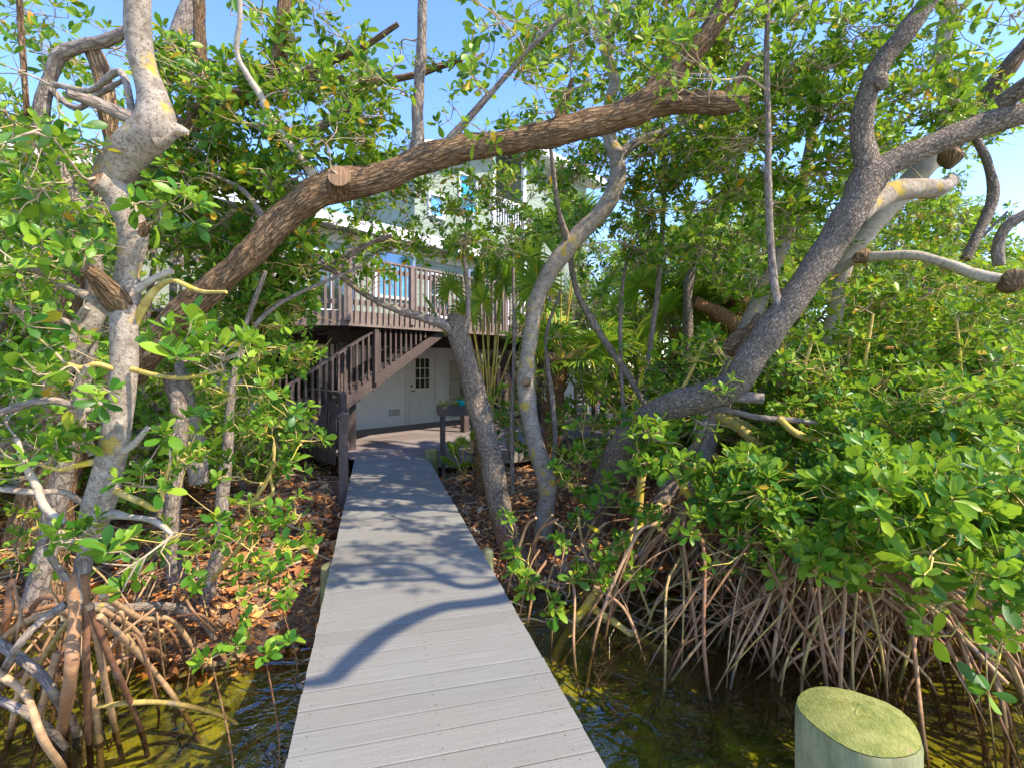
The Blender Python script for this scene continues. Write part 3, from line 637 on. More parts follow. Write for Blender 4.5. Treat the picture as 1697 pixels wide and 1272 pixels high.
# ------------------------------------------------------------ guard railing and newels near the boardwalk
def newel(name, label, x, y, z0, z1, w_, rot=0.25):
    o = empty(name, (x, y, z0)); tag(o, label, 'post'); R = [np.array([math.cos(rot), math.sin(rot), 0]), np.array([-math.sin(rot), math.cos(rot), 0]), ZZ]
    mb = MB(); mb.box((0, 0, (z1-z0-.1)/2), (w_, w_, (z1-z0-.1)/2), R); mb.build('shaft', STAIRM, o)
    h = z1-z0; mb = MB(); mb.box((0, 0, h-.085), (w_*1.25, w_*1.25, .015), R); mb.box((0, 0, h-.052), (w_*.95, w_*.95, .018), R); mb.box((0, 0, h-.022), (w_*1.35, w_*1.35, .012), R)
    V = np.array([[-1,-1,0],[1,-1,0],[1,1,0],[-1,1,0],[0,0,1]])*[w_*1.2, w_*1.2, .035]; V = V@np.array(R)+[0, 0, h-.01]; mb.add(V, [[0,1,4],[1,2,4],[2,3,4],[3,0,4]], 0, False)
    mb.build('cap', STAIRM, o); return o
newel('newel_post', 'dark square newel post with stepped cap on the left edge of the boardwalk', -2.20, 6.7, -.48, .985, .055)
newel('newel_post', 'taller dark newel post with stepped cap at the foot of the stairs', -3.08, 9.9, 0, 1.27, .065)
g0 = np.array([-2.93, 8.86, 0]); g1 = g0-nrm(np.array([.67, -.74, 0]))*1.65
gr = empty('guard_railing', g0-ZZ*.45); tag(gr, 'low dark guard railing left of the boardwalk below the staircase', 'railing'); GB = g0-ZZ*.45
bm_s = baluster_mesh(1.12, .018)
mbs = bm_s; mbs.materials[0] = STAIRM
rail_run(g1, g0, 1.15, -.12, gr, GB, bm_s, STAIRM, posts=False, step=.13)
for q in (g0, g1): mb = MB(); mb.box(q+ZZ*.34, (.055, .055, .79), [nrm(g0-g1), np.array([nrm(g0-g1)[1], -nrm(g0-g1)[0], 0]), ZZ]); mb.build('post', STAIRM, gr, GB)

# ------------------------------------------------------------ planter on legs, pots
pb = np.array([-1.0, 9.55, -.38]); pl = empty('raised_planter', pb); tag(pl, 'dark brown planter box on four legs beside the deck edge', 'planter')
px_ = np.array([.98, .2, 0]); px_ /= np.linalg.norm(px_); py_ = np.array([-px_[1], px_[0], 0])
for sx in (-1, 1):
    for sy in (-1, 1): mb = MB(); mb.box(pb+px_*sx*.29+py_*sy*.2+ZZ*.55, (.035, .035, .55), [px_, py_, ZZ]); mb.build('leg', STAIRM, pl, pb)
mb = MB()
for sx in (-1, 1): mb.box(pb+px_*sx*.37+ZZ*1.18, (.018, .26, .085), [px_, py_, ZZ])
for sy in (-1, 1): mb.box(pb+py_*sy*.242+ZZ*1.18, (.35, .018, .085), [px_, py_, ZZ])
mb.box(pb+ZZ*1.11, (.35, .224, .012), [px_, py_, ZZ]); mb.build('box', STAIRM, pl, pb)
mb = MB(); mb.box(pb+ZZ*1.19, (.349, .223, .03), [px_, py_, ZZ]); mb.build('soil', SOILM, pl, pb)
pc = pb+px_*.13+ZZ*1.22; pt = empty('flower_pot', pc); tag(pt, 'turquoise glazed pot standing in the raised planter box', 'pot')
mb = MB(); k = 24; t = np.linspace(0, 2*np.pi, k+1); prof = [(.10, 0), (.15, .05), (.165, .12), (.165, .135), (.15, .135), (.145, .09), (0.02, .09)]
v = np.concatenate([np.stack([r*np.cos(t), r*np.sin(t), np.full(k+1, z)], 1) for r, z in prof]); mb.add(v, [[i*(k+1)+j, i*(k+1)+j+1, (i+1)*(k+1)+j+1, (i+1)*(k+1)+j] for i in range(6) for j in range(k)]); mb.build('body', TEAL, pt)
def leafy(name, label, c, n, sp, L, mat=LEAFB, k=7, tm=LM, droop=.5, cat='plant'):
    o = empty(name, c); tag(o, label, cat); A = nrm(np.stack([rng.normal(0, 1, n), rng.normal(0, 1, n), rng.uniform(.2, 1.2, n)], 1)); E = A*np.array(sp)*rng.uniform(.5, 1, (n, 1))
    mb = MB(); v, f = leaves(E, A, np.full(n, L), k, tm); mb.add(v, f); mb.build('foliage', mat, o)
    mb = MB(); tp = np.stack([A*.01, E*.5+[0, 0, .03], E], 1); v, f, uv = tubes(tp, np.full((n, 3), .003), 4); mb.add(v, f, 0, True, uv); mb.build('stems', TWIG, o); return o
leafy('potted_fern', 'yellow green trailing plant growing in the raised planter', pb-px_*.1+ZZ*1.23, 26, (.30, .22, .14), .06)
leafy('potted_plant', 'leafy plant in the turquoise pot', pc+ZZ*.1, 14, (.16, .16, .12), .06)
# grey slatted bench by the far end of the deck
bb = H(7.0, 1.3, 0); be = empty('garden_bench', bb); tag(be, 'weathered grey slatted bench back at the far right end of the deck', 'bench')
for i in range(5): mb = MB(); mb.box(bb+ZZ*(.2+.16*i), (.7, .02, .065), FR); mb.build('slat', GREYW, be, bb)
mb = MB(); mb.box(bb+ZZ*.98, (.78, .09, .02), FR); mb.build('top_rail', GREYW, be, bb)
for sx in (-1, 1): mb = MB(); mb.box(bb+U*sx*.68+NN*-.05+ZZ*.48, (.045, .03, .48), FR); mb.build('post', GREYW, be, bb)
mb = MB(); mb.box(bb+NN*.27+ZZ*.42, (.7, .2, .02), FR); mb.build('seat', GREYW, be, bb)
for sx in (-1, 1): mb = MB(); mb.box(bb+U*sx*.6+NN*.4+ZZ*.2, (.04, .03, .2), FR); mb.build('leg', GREYW, be, bb)

# ------------------------------------------------------------ traced foreground trees
# T1 pale grey mangrove, near left
t = Tree('mangrove_tree', 'pale grey smooth trunk with yellow lichen patches and a kink, nearest on the left', P(155, 1000, 2.8), BARK_GREY, leaf=LEAFN)
t.pts([(152,905,2.8,34),(160,850,2.8,44),(176,790,2.8,44),(194,710,2.8,41),(205,620,2.8,39),(207,530,2.8,40),(212,450,2.8,37),(221,385,2.78,44),(200,335,2.76,44),(186,296,2.75,48),(214,250,2.72,58),(253,212,2.7,66),(255,165,2.7,48),(240,120,2.68,40),(230,70,2.65,38),(228,0,2.6,38),(235,-80,2.6,36)], .07, 22)
t.pts([(256,222,2.7,50),(290,216,2.72,24),(312,220,2.73,9)])
t.pts([(200,505,2.78,40),(178,478,2.7,34),(155,455,2.62,28),(138,445,2.58,22)], .2, mat=BARK_FUR, cutend=True)
t.pts([(190,318,2.75,40),(172,305,2.7,36),(158,295,2.66,34)], .12, cutend=True)
t.pts([(215,400,2.78,30),(240,378,2.76,18),(246,372,2.75,12)], .15, mat=BARK_FUR)
t.pts([(238,205,2.7,26),(205,190,2.66,22),(160,172,2.6,18),(110,155,2.5,12)], .15, mat=BARK_MID)
t.pts([(222,200,2.7,12),(200,120,2.8,12),(150,150,2.9,10),(90,140,2.95,9)], .1)
t.pts([(192,525,2.8,17),(150,495,2.75,15),(100,468,2.7,13),(50,445,2.6,11),(-30,440,2.5,10)], .1)
t.pts([(220,545,2.82,15),(240,505,2.8,13),(258,480,2.8,11),(285,465,2.75,9),(330,482,2.7,7),(375,484,2.65,6)], .1, mat=BARK_YEL)
t.pts([(222,485,2.8,14),(250,465,2.8,12),(284,450,2.8,11)], .12, mat=BARK_WHITE)
t.pts([(190,612,2.75,9),(160,603,2.7,9),(135,610,2.68,9),(108,602,2.65,8)], .1, mat=BARK_YEL)
t.pts([(218,612,2.75,9),(260,622,2.7,8),(310,626,2.62,7),(370,612,2.55,5)], .1, mat=BARK_YEL)
t.pts([(172,668,2.78,9),(135,678,2.7,12),(128,640,2.68,11),(144,606,2.66,9)], .1)
t.pts([(135,678,2.7,12),(138,715,2.72,12),(155,752,2.76,14)], .1)
t.pts([(132,674,2.7,13),(90,664,2.65,14),(50,668,2.6,12),(-20,690,2.5,12)], .12, mat=BARK_MID)
t.pts([(196,752,2.8,14),(222,735,2.78,12),(245,708,2.75,8)], .1, mat=BARK_WHITE)
t.pts([(160,764,2.78,14),(130,770,2.7,9),(100,778,2.65,7),(55,765,2.6,6)], .1, mat=BARK_YEL)
t.pts([(190,812,2.8,12),(230,830,2.75,11),(262,842,2.7,9),(272,800,2.68,7),(282,765,2.66,5)], .1, mat=BARK_YEL)
t.pts([(150,868,2.8,22),(180,852,2.78,18),(215,856,2.75,9),(255,862,2.7,11),(285,885,2.65,7)], .1, mat=BARK_WHITE)
t.pts([(150,840,2.8,12),(105,815,2.7,10),(60,815,2.6,10),(-20,808,2.5,9)], .1, mat=BARK_GREY)
t.pts([(108,865,2.6,9),(75,840,2.6,12),(58,800,2.6,12),(38,760,2.6,10),(28,725,2.6,7)], .1, mat=BARK_WHITE)
t.pts([(110,960,2.7,12),(75,900,2.62,8),(108,865,2.6,9)], .1, mat=BARK_MID)
# its straight prop roots fanning down into the water
WZ = lambda y, z=-.8: (EYE-z)*F/(y-HZ)
def wr(t, pts, w_, mat=None, end=None, wob=.012):
    """root through traced points; the last one lies on the water and the root carries on below it"""
    Q = [P(*q) for q in pts[:-1]]; x, y = pts[-1][:2]; e = P(x, y, WZ(y)); Q.append(e); Q.append(e+nrm(e-Q[-2])*.35+[0,0,-.15])
    t.root(Q, w_*pts[0][2]/F/2, mat=mat, taper=.85, wob=wob)
t.root([P(150,900,2.8), P(140,930,2.8), P(134,965,2.78), P(128,1010,2.75)], .05, mat=BARK_MID, taper=.5, wob=.004)
for Q, w_ in (([(124,950,2.78),(121,1040,2.72),(116,1120,2.65),(108,1230)], 21), ([(140,950,2.78),(146,1040,2.8),(148,1110,2.85),(150,1240)], 13),
              ([(147,1000,2.78),(165,1070,2.85),(182,1120,3.0),(200,1220)], 12), ([(165,1020,2.8),(215,1065,3.1),(262,1115,3.4),(315,1185)], 11), ([(150,1010,2.78),(185,1100,2.9),(215,1160,3.1),(240,1215)], 11),
              ([(110,1000,2.78),(60,1040,2.7),(20,1090,2.7),(-30,1190)], 14), ([(160,1120,3.0),(225,1082,3.2),(255,1080,3.6),(290,1110)], 9), ([(160,1170,3.1),(240,1162,3.2),(300,1168,3.4),(385,1200)], 9),
              ([(-10,1060,2.9),(50,1110,2.85),(90,1155,2.85),(130,1220)], 16), ([(-30,1100,2.7),(30,1150,2.7),(80,1210,2.7),(110,1290)], 13), ([(-20,1150,2.7),(60,1190,2.7),(120,1240)], 14),
              ([(110,1010,3.2),(40,1030,3.4),(-30,1090)], 12), ([(150,1005,3.3),(200,1010,3.5),(290,1005,3.9),(340,1035,4.2),(360,1085)], 17), ([(170,985,3.1),(230,1020,3.5),(280,1030,3.9),(335,1095)], 11),
              ([(60,1090,3),(30,1150,3),(10,1230)], 10), ([(95,1080,3.1),(80,1150,3.1),(60,1220)], 11), ([(130,1040,3.1),(150,1140,3.1),(160,1240)], 12), ([(0,1140,3.2),(60,1100,3.4),(150,1090)], 10),
              ([(170,1010,3.1),(230,1050,3.4),(250,1110,3.6),(262,1150)], 8), ([(120,1020,3),(90,1060,3.1),(60,1120,3.2),(50,1180)], 9), ([(-20,1020,3.6),(60,1010,3.7),(120,1000,3.8),(180,1060)], 9),
              ([(20,960,3.6),(10,1040,3.6),(0,1110)], 12), ([(100,990,3.5),(60,1000,3.6),(20,1070)], 10), ([(190,1000,3.6),(210,1050,3.7),(215,1110)], 7), ([(230,1000,3.7),(200,1060,3.7),(190,1120)], 7)):
    wr(t, Q, w_, ROOT if w_ not in (14, 16, 17) else BARK_MID)
for i in range(34):
    x0 = random.uniform(-40, 330); y0 = random.uniform(960, 1080); Z0 = random.uniform(3.0, 4.2); x1 = x0+random.uniform(-140, 140)
    wr(t, [(x0, y0, Z0), (x0*.6+x1*.4, y0+random.uniform(0, 60), Z0), (x1, max(1075, y0+random.uniform(50, 150)))], random.uniform(2, 6), None, wob=.05)
kw = dict(tm=LH, k=8)
for c, n, L in (((35,225,2.3),3,.13),((60,330,2.5),6,.11),((145,240,2.6),5,.10),((255,335,2.6),6,.10),((75,430,2.6),6,.11),((35,520,2.5),6,.11),((150,395,2.6),4,.10),
                ((300,575,2.45),7,.12),((375,580,2.5),6,.10),((290,700,2.6),5,.10),((60,620,2.5),6,.11),((90,740,2.6),6,.10),((120,560,2.7),3,.09),
                ((195,950,2.45),4,.12),((120,900,2.5),3,.11),((225,805,2.6),4,.10),((40,770,2.5),3,.10),((170,890,2.6),4,.10),((150,640,2.55),4,.09),((20,430,2.4),5,.10),((310,345,2.7),5,.09),((345,560,2.7),5,.09)):
    t.cluster(P(*c), .13, n, L, **kw)
t.cluster(P(30,120,3.2), .2, 4, .09, **kw); t.cluster(P(60,280,3.2), .25, 9, .09, **kw); t.cluster(P(130,330,3.3), .3, 9, .085, **kw); t.cluster(P(20,660,3.0), .2, 7, .09, **kw)
t.done()

# T2 furrowed brown tree arching over the boardwalk
t = Tree('buttonwood_tree', 'furrowed brown trunk leaning in from the left and arching across above the boardwalk', P(78, 1010, 4.9), BARK_FUR, leaf=LEAF)
t.pts([(72,1030,4.9,55),(88,900,4.85,50),(100,800,4.8,46),(140,712,4.75,44),(190,645,4.65,46),(238,590,4.55,50),(290,532,4.5,48),(345,482,4.45,45),(395,440,4.45,43),(432,402,4.45,44),(468,362,4.45,48),(510,330,4.45,52),(555,308,4.45,55),(610,300,4.45,46),(660,283,4.45,46),(710,262,4.45,46),(770,246,4.45,42),(840,236,4.45,40),(910,222,4.45,42),(980,204,4.45,46),(1040,188,4.45,48),(1082,165,4.43,46),(1120,120,4.4,39),(1155,78,4.35,35),(1190,30,4.3,33),(1240,-60,4.2,31)], .10, 26, sub=6)
t.pts([(1060,184,4.45,40),(1110,172,4.44,34),(1165,170,4.42,34),(1210,171,4.4,34),(1238,167,4.38,30)], .16, 16, mat=BARK_FUR, cutend=True)
t.pts([(562,315,4.42,40),(562,300,4.30,38),(562,291,4.2,36)], .08, 16, cutend=True)
t.pts([(690,268,4.45,34),(693,235,4.45,24),(692,180,4.42,19),(696,120,4.4,17),(699,60,4.36,17),(702,-60,4.3,16)], .12, 12, mat=BARK_MID)
t.pts([(738,250,4.45,26),(760,215,4.4,14),(800,170,4.35,10),(835,130,4.3,9),(870,90,4.2,8),(930,30,4.1,6)], .12, 10, mat=BARK_MID)
t.pts([(526,318,4.45,20),(515,285,4.42,14),(480,240,4.38,12),(450,200,4.35,12),(435,165,4.3,11),(410,125,4.25,10),(392,85,4.2,9),(398,20,4.1,8),(390,-90,4,6)], .12, 9, mat=BARK_WHITE)
t.pts([(918,214,4.45,22),(935,175,4.4,11),(948,130,4.35,7)], .15, 9)
t.pts([(1070,165,4.45,22),(1092,118,4.45,13),(1118,75,4.42,11),(1150,20,4.4,9)], .15, 9)
t.pts([(450,385,4.45,16),(420,335,4.5,9),(395,310,4.55,7),(350,290,4.6,5)], .15, 8, mat=BARK_MID)
t.pts([(1205,165,4.4,18),(1222,135,4.45,15),(1240,105,4.5,10)], .2, 9)
t.fill(560,60,860,240,4.0,4.9,18,4,.085,.16,tm=LH,k=7); t.fill(860,-60,1250,170,4.0,5.4,22,8,.085,.28); t.fill(390,90,600,260,4.0,4.8,10,5,.08,.2,tm=LH)
t.fill(650,-60,1300,40,3.8,5.5,12,8,.085,.3); t.done()

# T2b dark rough neighbour with the bent upper branches, left
t = Tree('buttonwood_tree', 'dark rough bent tree behind the pale grey trunk, limbs crossing the sky', P(30, 960, 5.6), BARK_FUR)
t.pts([(20,960,5.6,46),(60,800,5.5,44),(95,680,5.4,40),(108,590,5.3,40),(112,500,5.2,36),(135,430,5.2,32),(190,350,5.15,34),(246,286,5.1,34),(300,222,5.05,34),(348,180,5,34),(400,160,5,30),(440,143,5,28),(458,110,4.95,24),(466,70,4.9,22),(475,-60,4.8,20)], .14, 16)
t.pts([(345,178,5,28),(338,140,5,22),(332,90,4.95,20),(330,20,4.9,18),(326,-90,4.8,16)], .12, 10)
t.pts([(440,148,5,20),(490,130,5,16),(540,105,4.95,13),(600,80,4.9,10),(660,40,4.8,8)], .14, 9)
t.pts([(500,125,5,14),(560,132,5,12),(630,134,4.95,12),(690,124,4.9,11),(730,110,4.85,10),(766,100,4.8,8)], .16, 9)
t.pts([(300,225,5.05,30),(265,170,5.2,32),(275,110,5.3,32),(300,50,5.4,28),(340,-70,5.5,24)], .14, 12, mat=BARK_MID)
t.pts([(480,235,4.9,10),(540,205,4.9,14),(590,165,4.9,12),(600,110,4.9,8)], .15, 9, mat=BARK_MID)
t.pts([(190,345,5.15,20),(150,300,5,14),(200,240,4.9,12)], .15, 9)
t.fill(230,80,640,320,4.4,5.8,96,7,.09,.22); t.fill(250,250,520,420,4.6,5.8,50,9,.085,.25); t.fill(-20,150,220,420,4.4,5.8,26,8,.09,.25); t.fill(0,-20,640,110,4.4,5.6,26,5,.09,.26); t.done()

# T1c bent grey-brown branches top left
t = Tree('mangrove_tree', 'thin grey brown crooked tree with a sharp elbow at the far upper left', P(60, 1000, 3.9), BARK_MID, leaf=LEAF)
t.pts([(55,1010,3.9,34),(90,850,3.9,30),(120,700,3.8,26),(150,560,3.7,24),(155,440,3.6,24),(132,350,3.5,24),(108,300,3.45,22),(80,245,3.4,22),(68,190,3.4,22),(82,130,3.38,22),(100,92,3.36,22),(140,75,3.35,20),(175,68,3.35,18),(230,40,3.3,14)], .14, 12)
t.pts([(150,76,3.4,22),(168,120,3.42,26),(178,180,3.45,28),(184,240,3.5,22),(190,300,3.55,18)], .14, 10, mat=BARK_FUR)
t.pts([(48,240,3.5,8),(42,150,3.45,9),(36,70,3.4,9),(30,-40,3.3,8)], .1, 8, mat=BARK_FUR)
t.pts([(80,145,3.4,12),(125,180,3.3,9),(165,155,3.2,9),(210,130,3.1,8)], .1, 8)
t.fill(-40,140,150,330,3.0,4.0,10,6,.085,.2,tm=LH); t.fill(-60,300,190,480,3.0,4.2,22,8,.085,.22,tm=LH); t.fill(-60,560,150,740,3.2,4.2,14,7,.085,.22,tm=LH); t.done()

# T1b broken leaning grey trunk
t = Tree('mangrove_tree', 'pale trunk leaning right with a broken top, low at the left edge', P(-60, 860, 3.6), BARK_GREY, leaf=LEAFN)
t.pts([(-110,900,3.6,40),(-40,790,3.6,40),(20,715,3.6,40),(68,655,3.6,40),(102,605,3.6,40),(132,560,3.6,38),(155,520,3.6,34),(164,508,3.6,26)], .09, 16, cutend=True)
t.pts([(112,590,3.6,14),(116,540,3.55,11),(90,528,3.5,10),(50,530,3.4,9),(10,500,3.3,9)], .1, 8)
t.pts([(120,545,3.55,10),(145,510,3.5,9)], .1, 8)
t.cluster(P(40,600,3.4), .22, 9, .1, tm=LH); t.cluster(P(120,690,3.4), .22, 8, .1, tm=LH); t.cluster(P(20,760,3.3), .25, 8, .1, tm=LH); t.cluster(P(60,500,3.3), .2, 6, .09, tm=LH); t.done()

# T8 brown slender mangrove with big bright rosettes, left of the boardwalk
t = Tree('mangrove_tree', 'slender pinkish brown trunk with bright green rosettes just left of the boardwalk', P(340, 1010, 4.6), BARK_MID, leaf=LEAFN, twig=TWIGY)
t.pts([(335,1030,4.6,20),(352,950,4.6,20),(368,880,4.6,21),(368,820,4.6,20),(376,760,4.6,19),(380,700,4.6,15),(385,640,4.6,11),(400,560,4.6,9),(440,450,4.5,7)], .12, 10)
t.pts([(300,1000,4.8,26),(285,900,4.8,26),(290,800,4.8,24),(300,700,4.8,24),(280,620,4.8,20)], .15, 10, mat=BARK_MID)
t.pts([(330,800,5.2,30),(322,720,5.2,30),(308,660,5.2,24),(300,600,5.2,20)], .12, 10, mat=BARK_GREY)
t.pts([(412,840,4.2,6),(440,800,4.2,7),(452,770,4.2,6),(455,740,4.2,5)], .1, 6, mat=BARK_YEL); t.pts([(412,838,4.2,8),(450,820,4.2,6),(448,790,4.2,5)], .1, 6, mat=BARK_YEL); t.pts([(352,960,4.5,8),(400,900,4.3,8),(412,838,4.2,7)], .1, 6, mat=BARK_YEL)
t.pts([(600,440,4.9,5),(440,520,4.7,8),(380,640,4.6,9)], .1, 6)
for c, n in (((440,700,4),8),((490,690,3.9),8),((430,640,4),8),((500,735,3.9),7),((470,770,4),7),((400,720,3.9),6),((440,870,3.8),6),((410,910,3.7),4),((500,850,3.9),4),((360,870,3.9),4),((260,800,3.9),5),((250,880,3.7),4),((310,940,3.6),4),((450,940,3.6),4),((400,1010,3.5),3),((480,900,3.8),6),((400,860,3.8),5),((420,590,4),8),((350,650,4),7),((340,740,4),6),((470,990,3.6),3),((380,790,4),5),((300,760,3.8),5),((450,655,4.1),5)):
    t.cluster(P(*c), .17, n, .10, **kw)
t.fill(390,440,505,620,4.6,5.6,24,9,.075,.22); t.fill(300,370,480,470,4.8,6,22,9,.08,.24); t.fill(380,430,530,540,5,6,14,9,.08,.2); t.fill(420,560,480,660,4.6,5.4,6,8,.08,.18); t.fill(250,440,420,640,5,6,12,9,.085,.25); t.done()

# small mangrove seedlings standing in the left water
def seedling(label, base, tips, L=.11, kn=8):
    t = Tree('mangrove_seedling', label, base, BARK_PALM, cat='young mangrove', leaf=LEAFN, twig=TWIGY, group=None)
    b = np.array(base, float); e = P(*tips[0]); t.pts([(*b, .006), (*(b*.5+e*.5+np.array([.09, .05, -.12])), .005), (*e, .004)], .1, raw=True, name='limb')
    for c in tips: t.cluster(P(*c), .05, 2, L, 1.0, kn, LH)
    return t.done()
seedling('seedling with one large leaf rosette in the water left of the boardwalk', P(350,1170,2.7)*[1,1,0]+[0,0,-1.0], [(350,1090,2.7),(395,1075,2.75)], .10)
seedling('seedling leaning over the dark water beside the boardwalk edge', P(420,1180,2.9)*[1,1,0]+[0,0,-1.0], [(440,1085,2.85),(470,1060,3.0)], .075)
seedling('small green seedling by the short green piling', P(470,1060,3.8)*[1,1,0]+[0,0,-.9], [(465,1000,3.7),(480,970,3.8)], .075)

# T3 dark speckled trunk right of the boardwalk with sawn top
t = Tree('mangrove_tree', 'dark speckled trunk leaning left with a sawn top, first to the right of the boardwalk', P(850, 915, 5.9), BARK_DARK)
t.pts([(858,940,5.9,50),(843,895,5.9,40),(828,840,5.9,38),(818,780,5.9,36),(806,720,5.9,37),(790,665,5.9,37),(779,620,5.9,36),(767,580,5.9,35),(757,552,5.9,32),(757,534,5.9,30),(760,522,5.9,27)], .10, 20, cutend=True)
t.pts([(757,556,5.9,24),(735,538,5.85,17),(700,526,5.8,15),(660,514,5.7,13),(625,500,5.6,10),(590,478,5.5,9),(555,450,5.4,9),(510,438,5.3,10),(470,430,5.2,8)], .14, 10, mat=BARK_MID)
t.pts([(545,445,5.4,9),(575,425,5.3,12),(610,405,5.2,10),(650,390,5.1,6)], .15, 8, mat=BARK_MID)
t.pts([(768,556,5.9,14),(776,525,5.9,9),(774,470,5.9,7),(770,420,5.9,7),(775,360,5.9,5)], .12, 8, mat=BARK_MID)
t.fill(500,400,700,470,5.2,6,12,6,.075,.18); t.fill(540,290,900,420,5.4,7.0,40,7,.07,.22); t.fill(600,220,860,330,5.4,6.8,18,7,.07,.2); t.fill(700,330,860,450,5.8,6.8,8,7,.07,.2); t.done()

# T4 sinuous grey trunk
t = Tree('mangrove_tree', 'smooth grey sinuous trunk with an oval branch scar, passing behind the arching branch', P(900, 915, 6.3), BARK_GREY)
t.pts([(898,935,6.3,40),(900,890,6.3,32),(904,850,6.3,32),(908,810,6.3,32),(898,770,6.3,30),(884,725,6.3,29),(876,680,6.3,29),(871,640,6.3,29),(873,600,6.3,27),(880,555,6.3,26),(885,515,6.3,26),(896,480,6.3,27),(915,445,6.3,29),(940,412,6.3,29),(968,380,6.3,29),(998,350,6.3,28),(1016,320,6.3,28),(1024,290,6.3,28),(1022,262,6.3,26),(1012,235,6.3,23),(1008,205,6.3,22),(1010,170,6.3,19),(1018,135,6.25,17),(1008,95,6.2,16),(1004,50,6.1,15),(1010,-60,6,14)], .07, 20, mat=None)
t.pts([(1025,262,6.3,24),(1045,243,6.3,16),(1075,228,6.3,15),(1110,218,6.25,12),(1170,190,6.1,9)], .18, 10, mat=BARK_MID)
t.pts([(873,634,6.2,14),(871,632,6.13,15),(870,631,6.09,14)], .1, 12, mat=BARK_CUT, cutend=True)
t.pts([(945,412,6.3,16),(935,380,6.2,10),(925,345,6.1,8),(918,290,6.0,8),(912,240,5.9,6)], .14, 9, mat=BARK_MID)
t.fill(860,60,1250,300,6.7,8.0,78,10,.085,.28); t.fill(1040,230,1250,430,6,7.6,40,9,.085,.28); t.fill(900,300,1100,430,6.8,8.0,16,8,.08,.26); t.fill(880,-40,1300,90,5.6,7.4,22,10,.085,.3); t.done()

# T5 big dark speckled tree, right
t = Tree('mangrove_tree', 'largest tree, thick dark speckled trunk leaning right and forking in the right half', P(985, 880, 6.4), BARK_DARK)
t.pts([(975,905,6.5,56),(990,850,6.3,50),(1012,785,6,48),(1035,735,5.7,47),(1070,696,5.4,46),(1120,670,5.1,46),(1175,656,4.9,46),(1218,635,4.75,50),(1246,592,4.65,48),(1286,535,4.55,46),(1330,475,4.5,46),(1375,408,4.45,46),(1410,352,4.4,50),(1438,298,4.4,56)], .08, 24)
t.pts([(1440,310,4.4,46),(1434,258,4.4,36),(1428,222,4.4,34),(1430,190,4.38,32),(1436,158,4.36,30),(1448,125,4.33,31),(1468,95,4.3,30),(1494,62,4.25,30),(1540,0,4.2,28),(1580,-80,4.1,26)], .10, 18, mat=BARK_DARK)
t.pts([(1440,296,4.4,50),(1478,270,4.35,40),(1530,246,4.3,37),(1590,222,4.25,36),(1650,200,4.2,37),(1700,188,4.15,38),(1800,160,4.0,34)], .08, 18)
t.pts([(1418,358,4.6,34),(1445,338,4.75,34),(1478,318,4.85,35),(1520,313,4.95,34),(1555,312,5.0,30),(1580,298,5.05,20)], .07, 16, mat=BARK_GREY)
t.pts([(1212,655,4.8,24),(1240,658,4.7,20),(1266,660,4.65,18)], .1, 12, mat=BARK_MID, cutend=True)
t.pts([(1292,520,4.5,16),(1283,470,4.5,13),(1277,400,4.48,12),(1273,300,4.45,11),(1273,200,4.4,10),(1270,100,4.38,9),(1274,-20,4.3,7),(1280,-90,4.3,6)], .08, 10, mat=BARK_MID)
t.pts([(1262,530,4.7,28),(1240,552,4.85,26),(1216,572,4.95,28),(1206,576,5,30)], .25, 12, mat=BARK_FUR)
t.knot(1458,136,4.27,.06, BARK_DARK)
# overhead limbs beyond the frame that shade the boardwalk
for Q in ([(4.0,4.2,3.75,.07),(4.3,3.2,4.1,.07),(3.9,2.5,4.3,.065),(3.4,2.05,4.3,.06),(3.0,1.92,4.3,.06),(2.735,1.68,4.3,.06),(2.575,1.34,4.3,.055),(2.5,1.12,4.3,.05),(2.3,1.05,4.35,.02)],
          [(4.2,3.3,4.05,.05),(3.9,2.8,4.4,.045),(3.5,2.35,4.4,.045),(3.15,2.2,4.4,.04),(2.75,2.6,4.45,.035),(2.25,2.55,4.5,.02)], [(3.15,2.2,4.4,.035),(2.9,2.3,4.45,.03),(2.2,2.2,4.5,.015)]):
    t.pts(Q, .12, raw=True)
for i in range(58):
    a_ = random.uniform(1.9, 7.2) if i > 15 else random.uniform(1.4, 2.4); h_ = random.uniform(3.8, 6.0); c_ = walk(a_, random.uniform(-.2, 1.5), 0)+np.array([.8, -.35, 1])*h_
    t.cluster(c_, np.array([.26, .26, .16]), 7, .085)
t.fill(1150,60,1480,300,4.8,6.6,62,10,.085,.26); t.fill(1150,300,1400,480,5.4,6.8,24,9,.085,.26); t.fill(1250,-120,1720,60,4.2,6.4,24,9,.085,.3); t.fill(1480,80,1720,220,4.6,6,20,8,.085,.24); t.fill(1300,60,1460,330,4.6,5.6,18,8,.095,.24); t.fill(1060,740,1130,780,4.6,4.9,3,5,.10,.15,tm=LH,k=8); t.done()

# T6 pale grey tree behind with burls
t = Tree('mangrove_tree', 'pale grey tree with reddish burls behind the fork of the largest tree, right', P(1330, 780, 7.2), BARK_WHITE, twig=TWIGY)
t.pts([(1320,800,7.2,30),(1340,700,7,26),(1365,600,6.8,24),(1385,520,6.6,22),(1400,440,6.5,24),(1425,400,6.4,28),(1470,345,6.3,34),(1520,290,6.2,36),(1562,240,6.1,36),(1580,195,6,30),(1568,150,6,28),(1560,110,6,26),(1570,30,5.9,22),(1590,-90,5.8,18)], .1, 14)
t.pts([(1535,275,6.2,30),(1580,240,6.1,26),(1625,175,6,24),(1660,120,5.9,22),(1700,75,5.8,20),(1760,0,5.7,18)], .1, 12, mat=BARK_DARK)
t.pts([(1600,225,5.9,12),(1640,170,5.8,14),(1670,120,5.7,18),(1720,60,5.6,16)], .14, 10, mat=BARK_FUR)
t.knot(1574,262,5.75,.12)
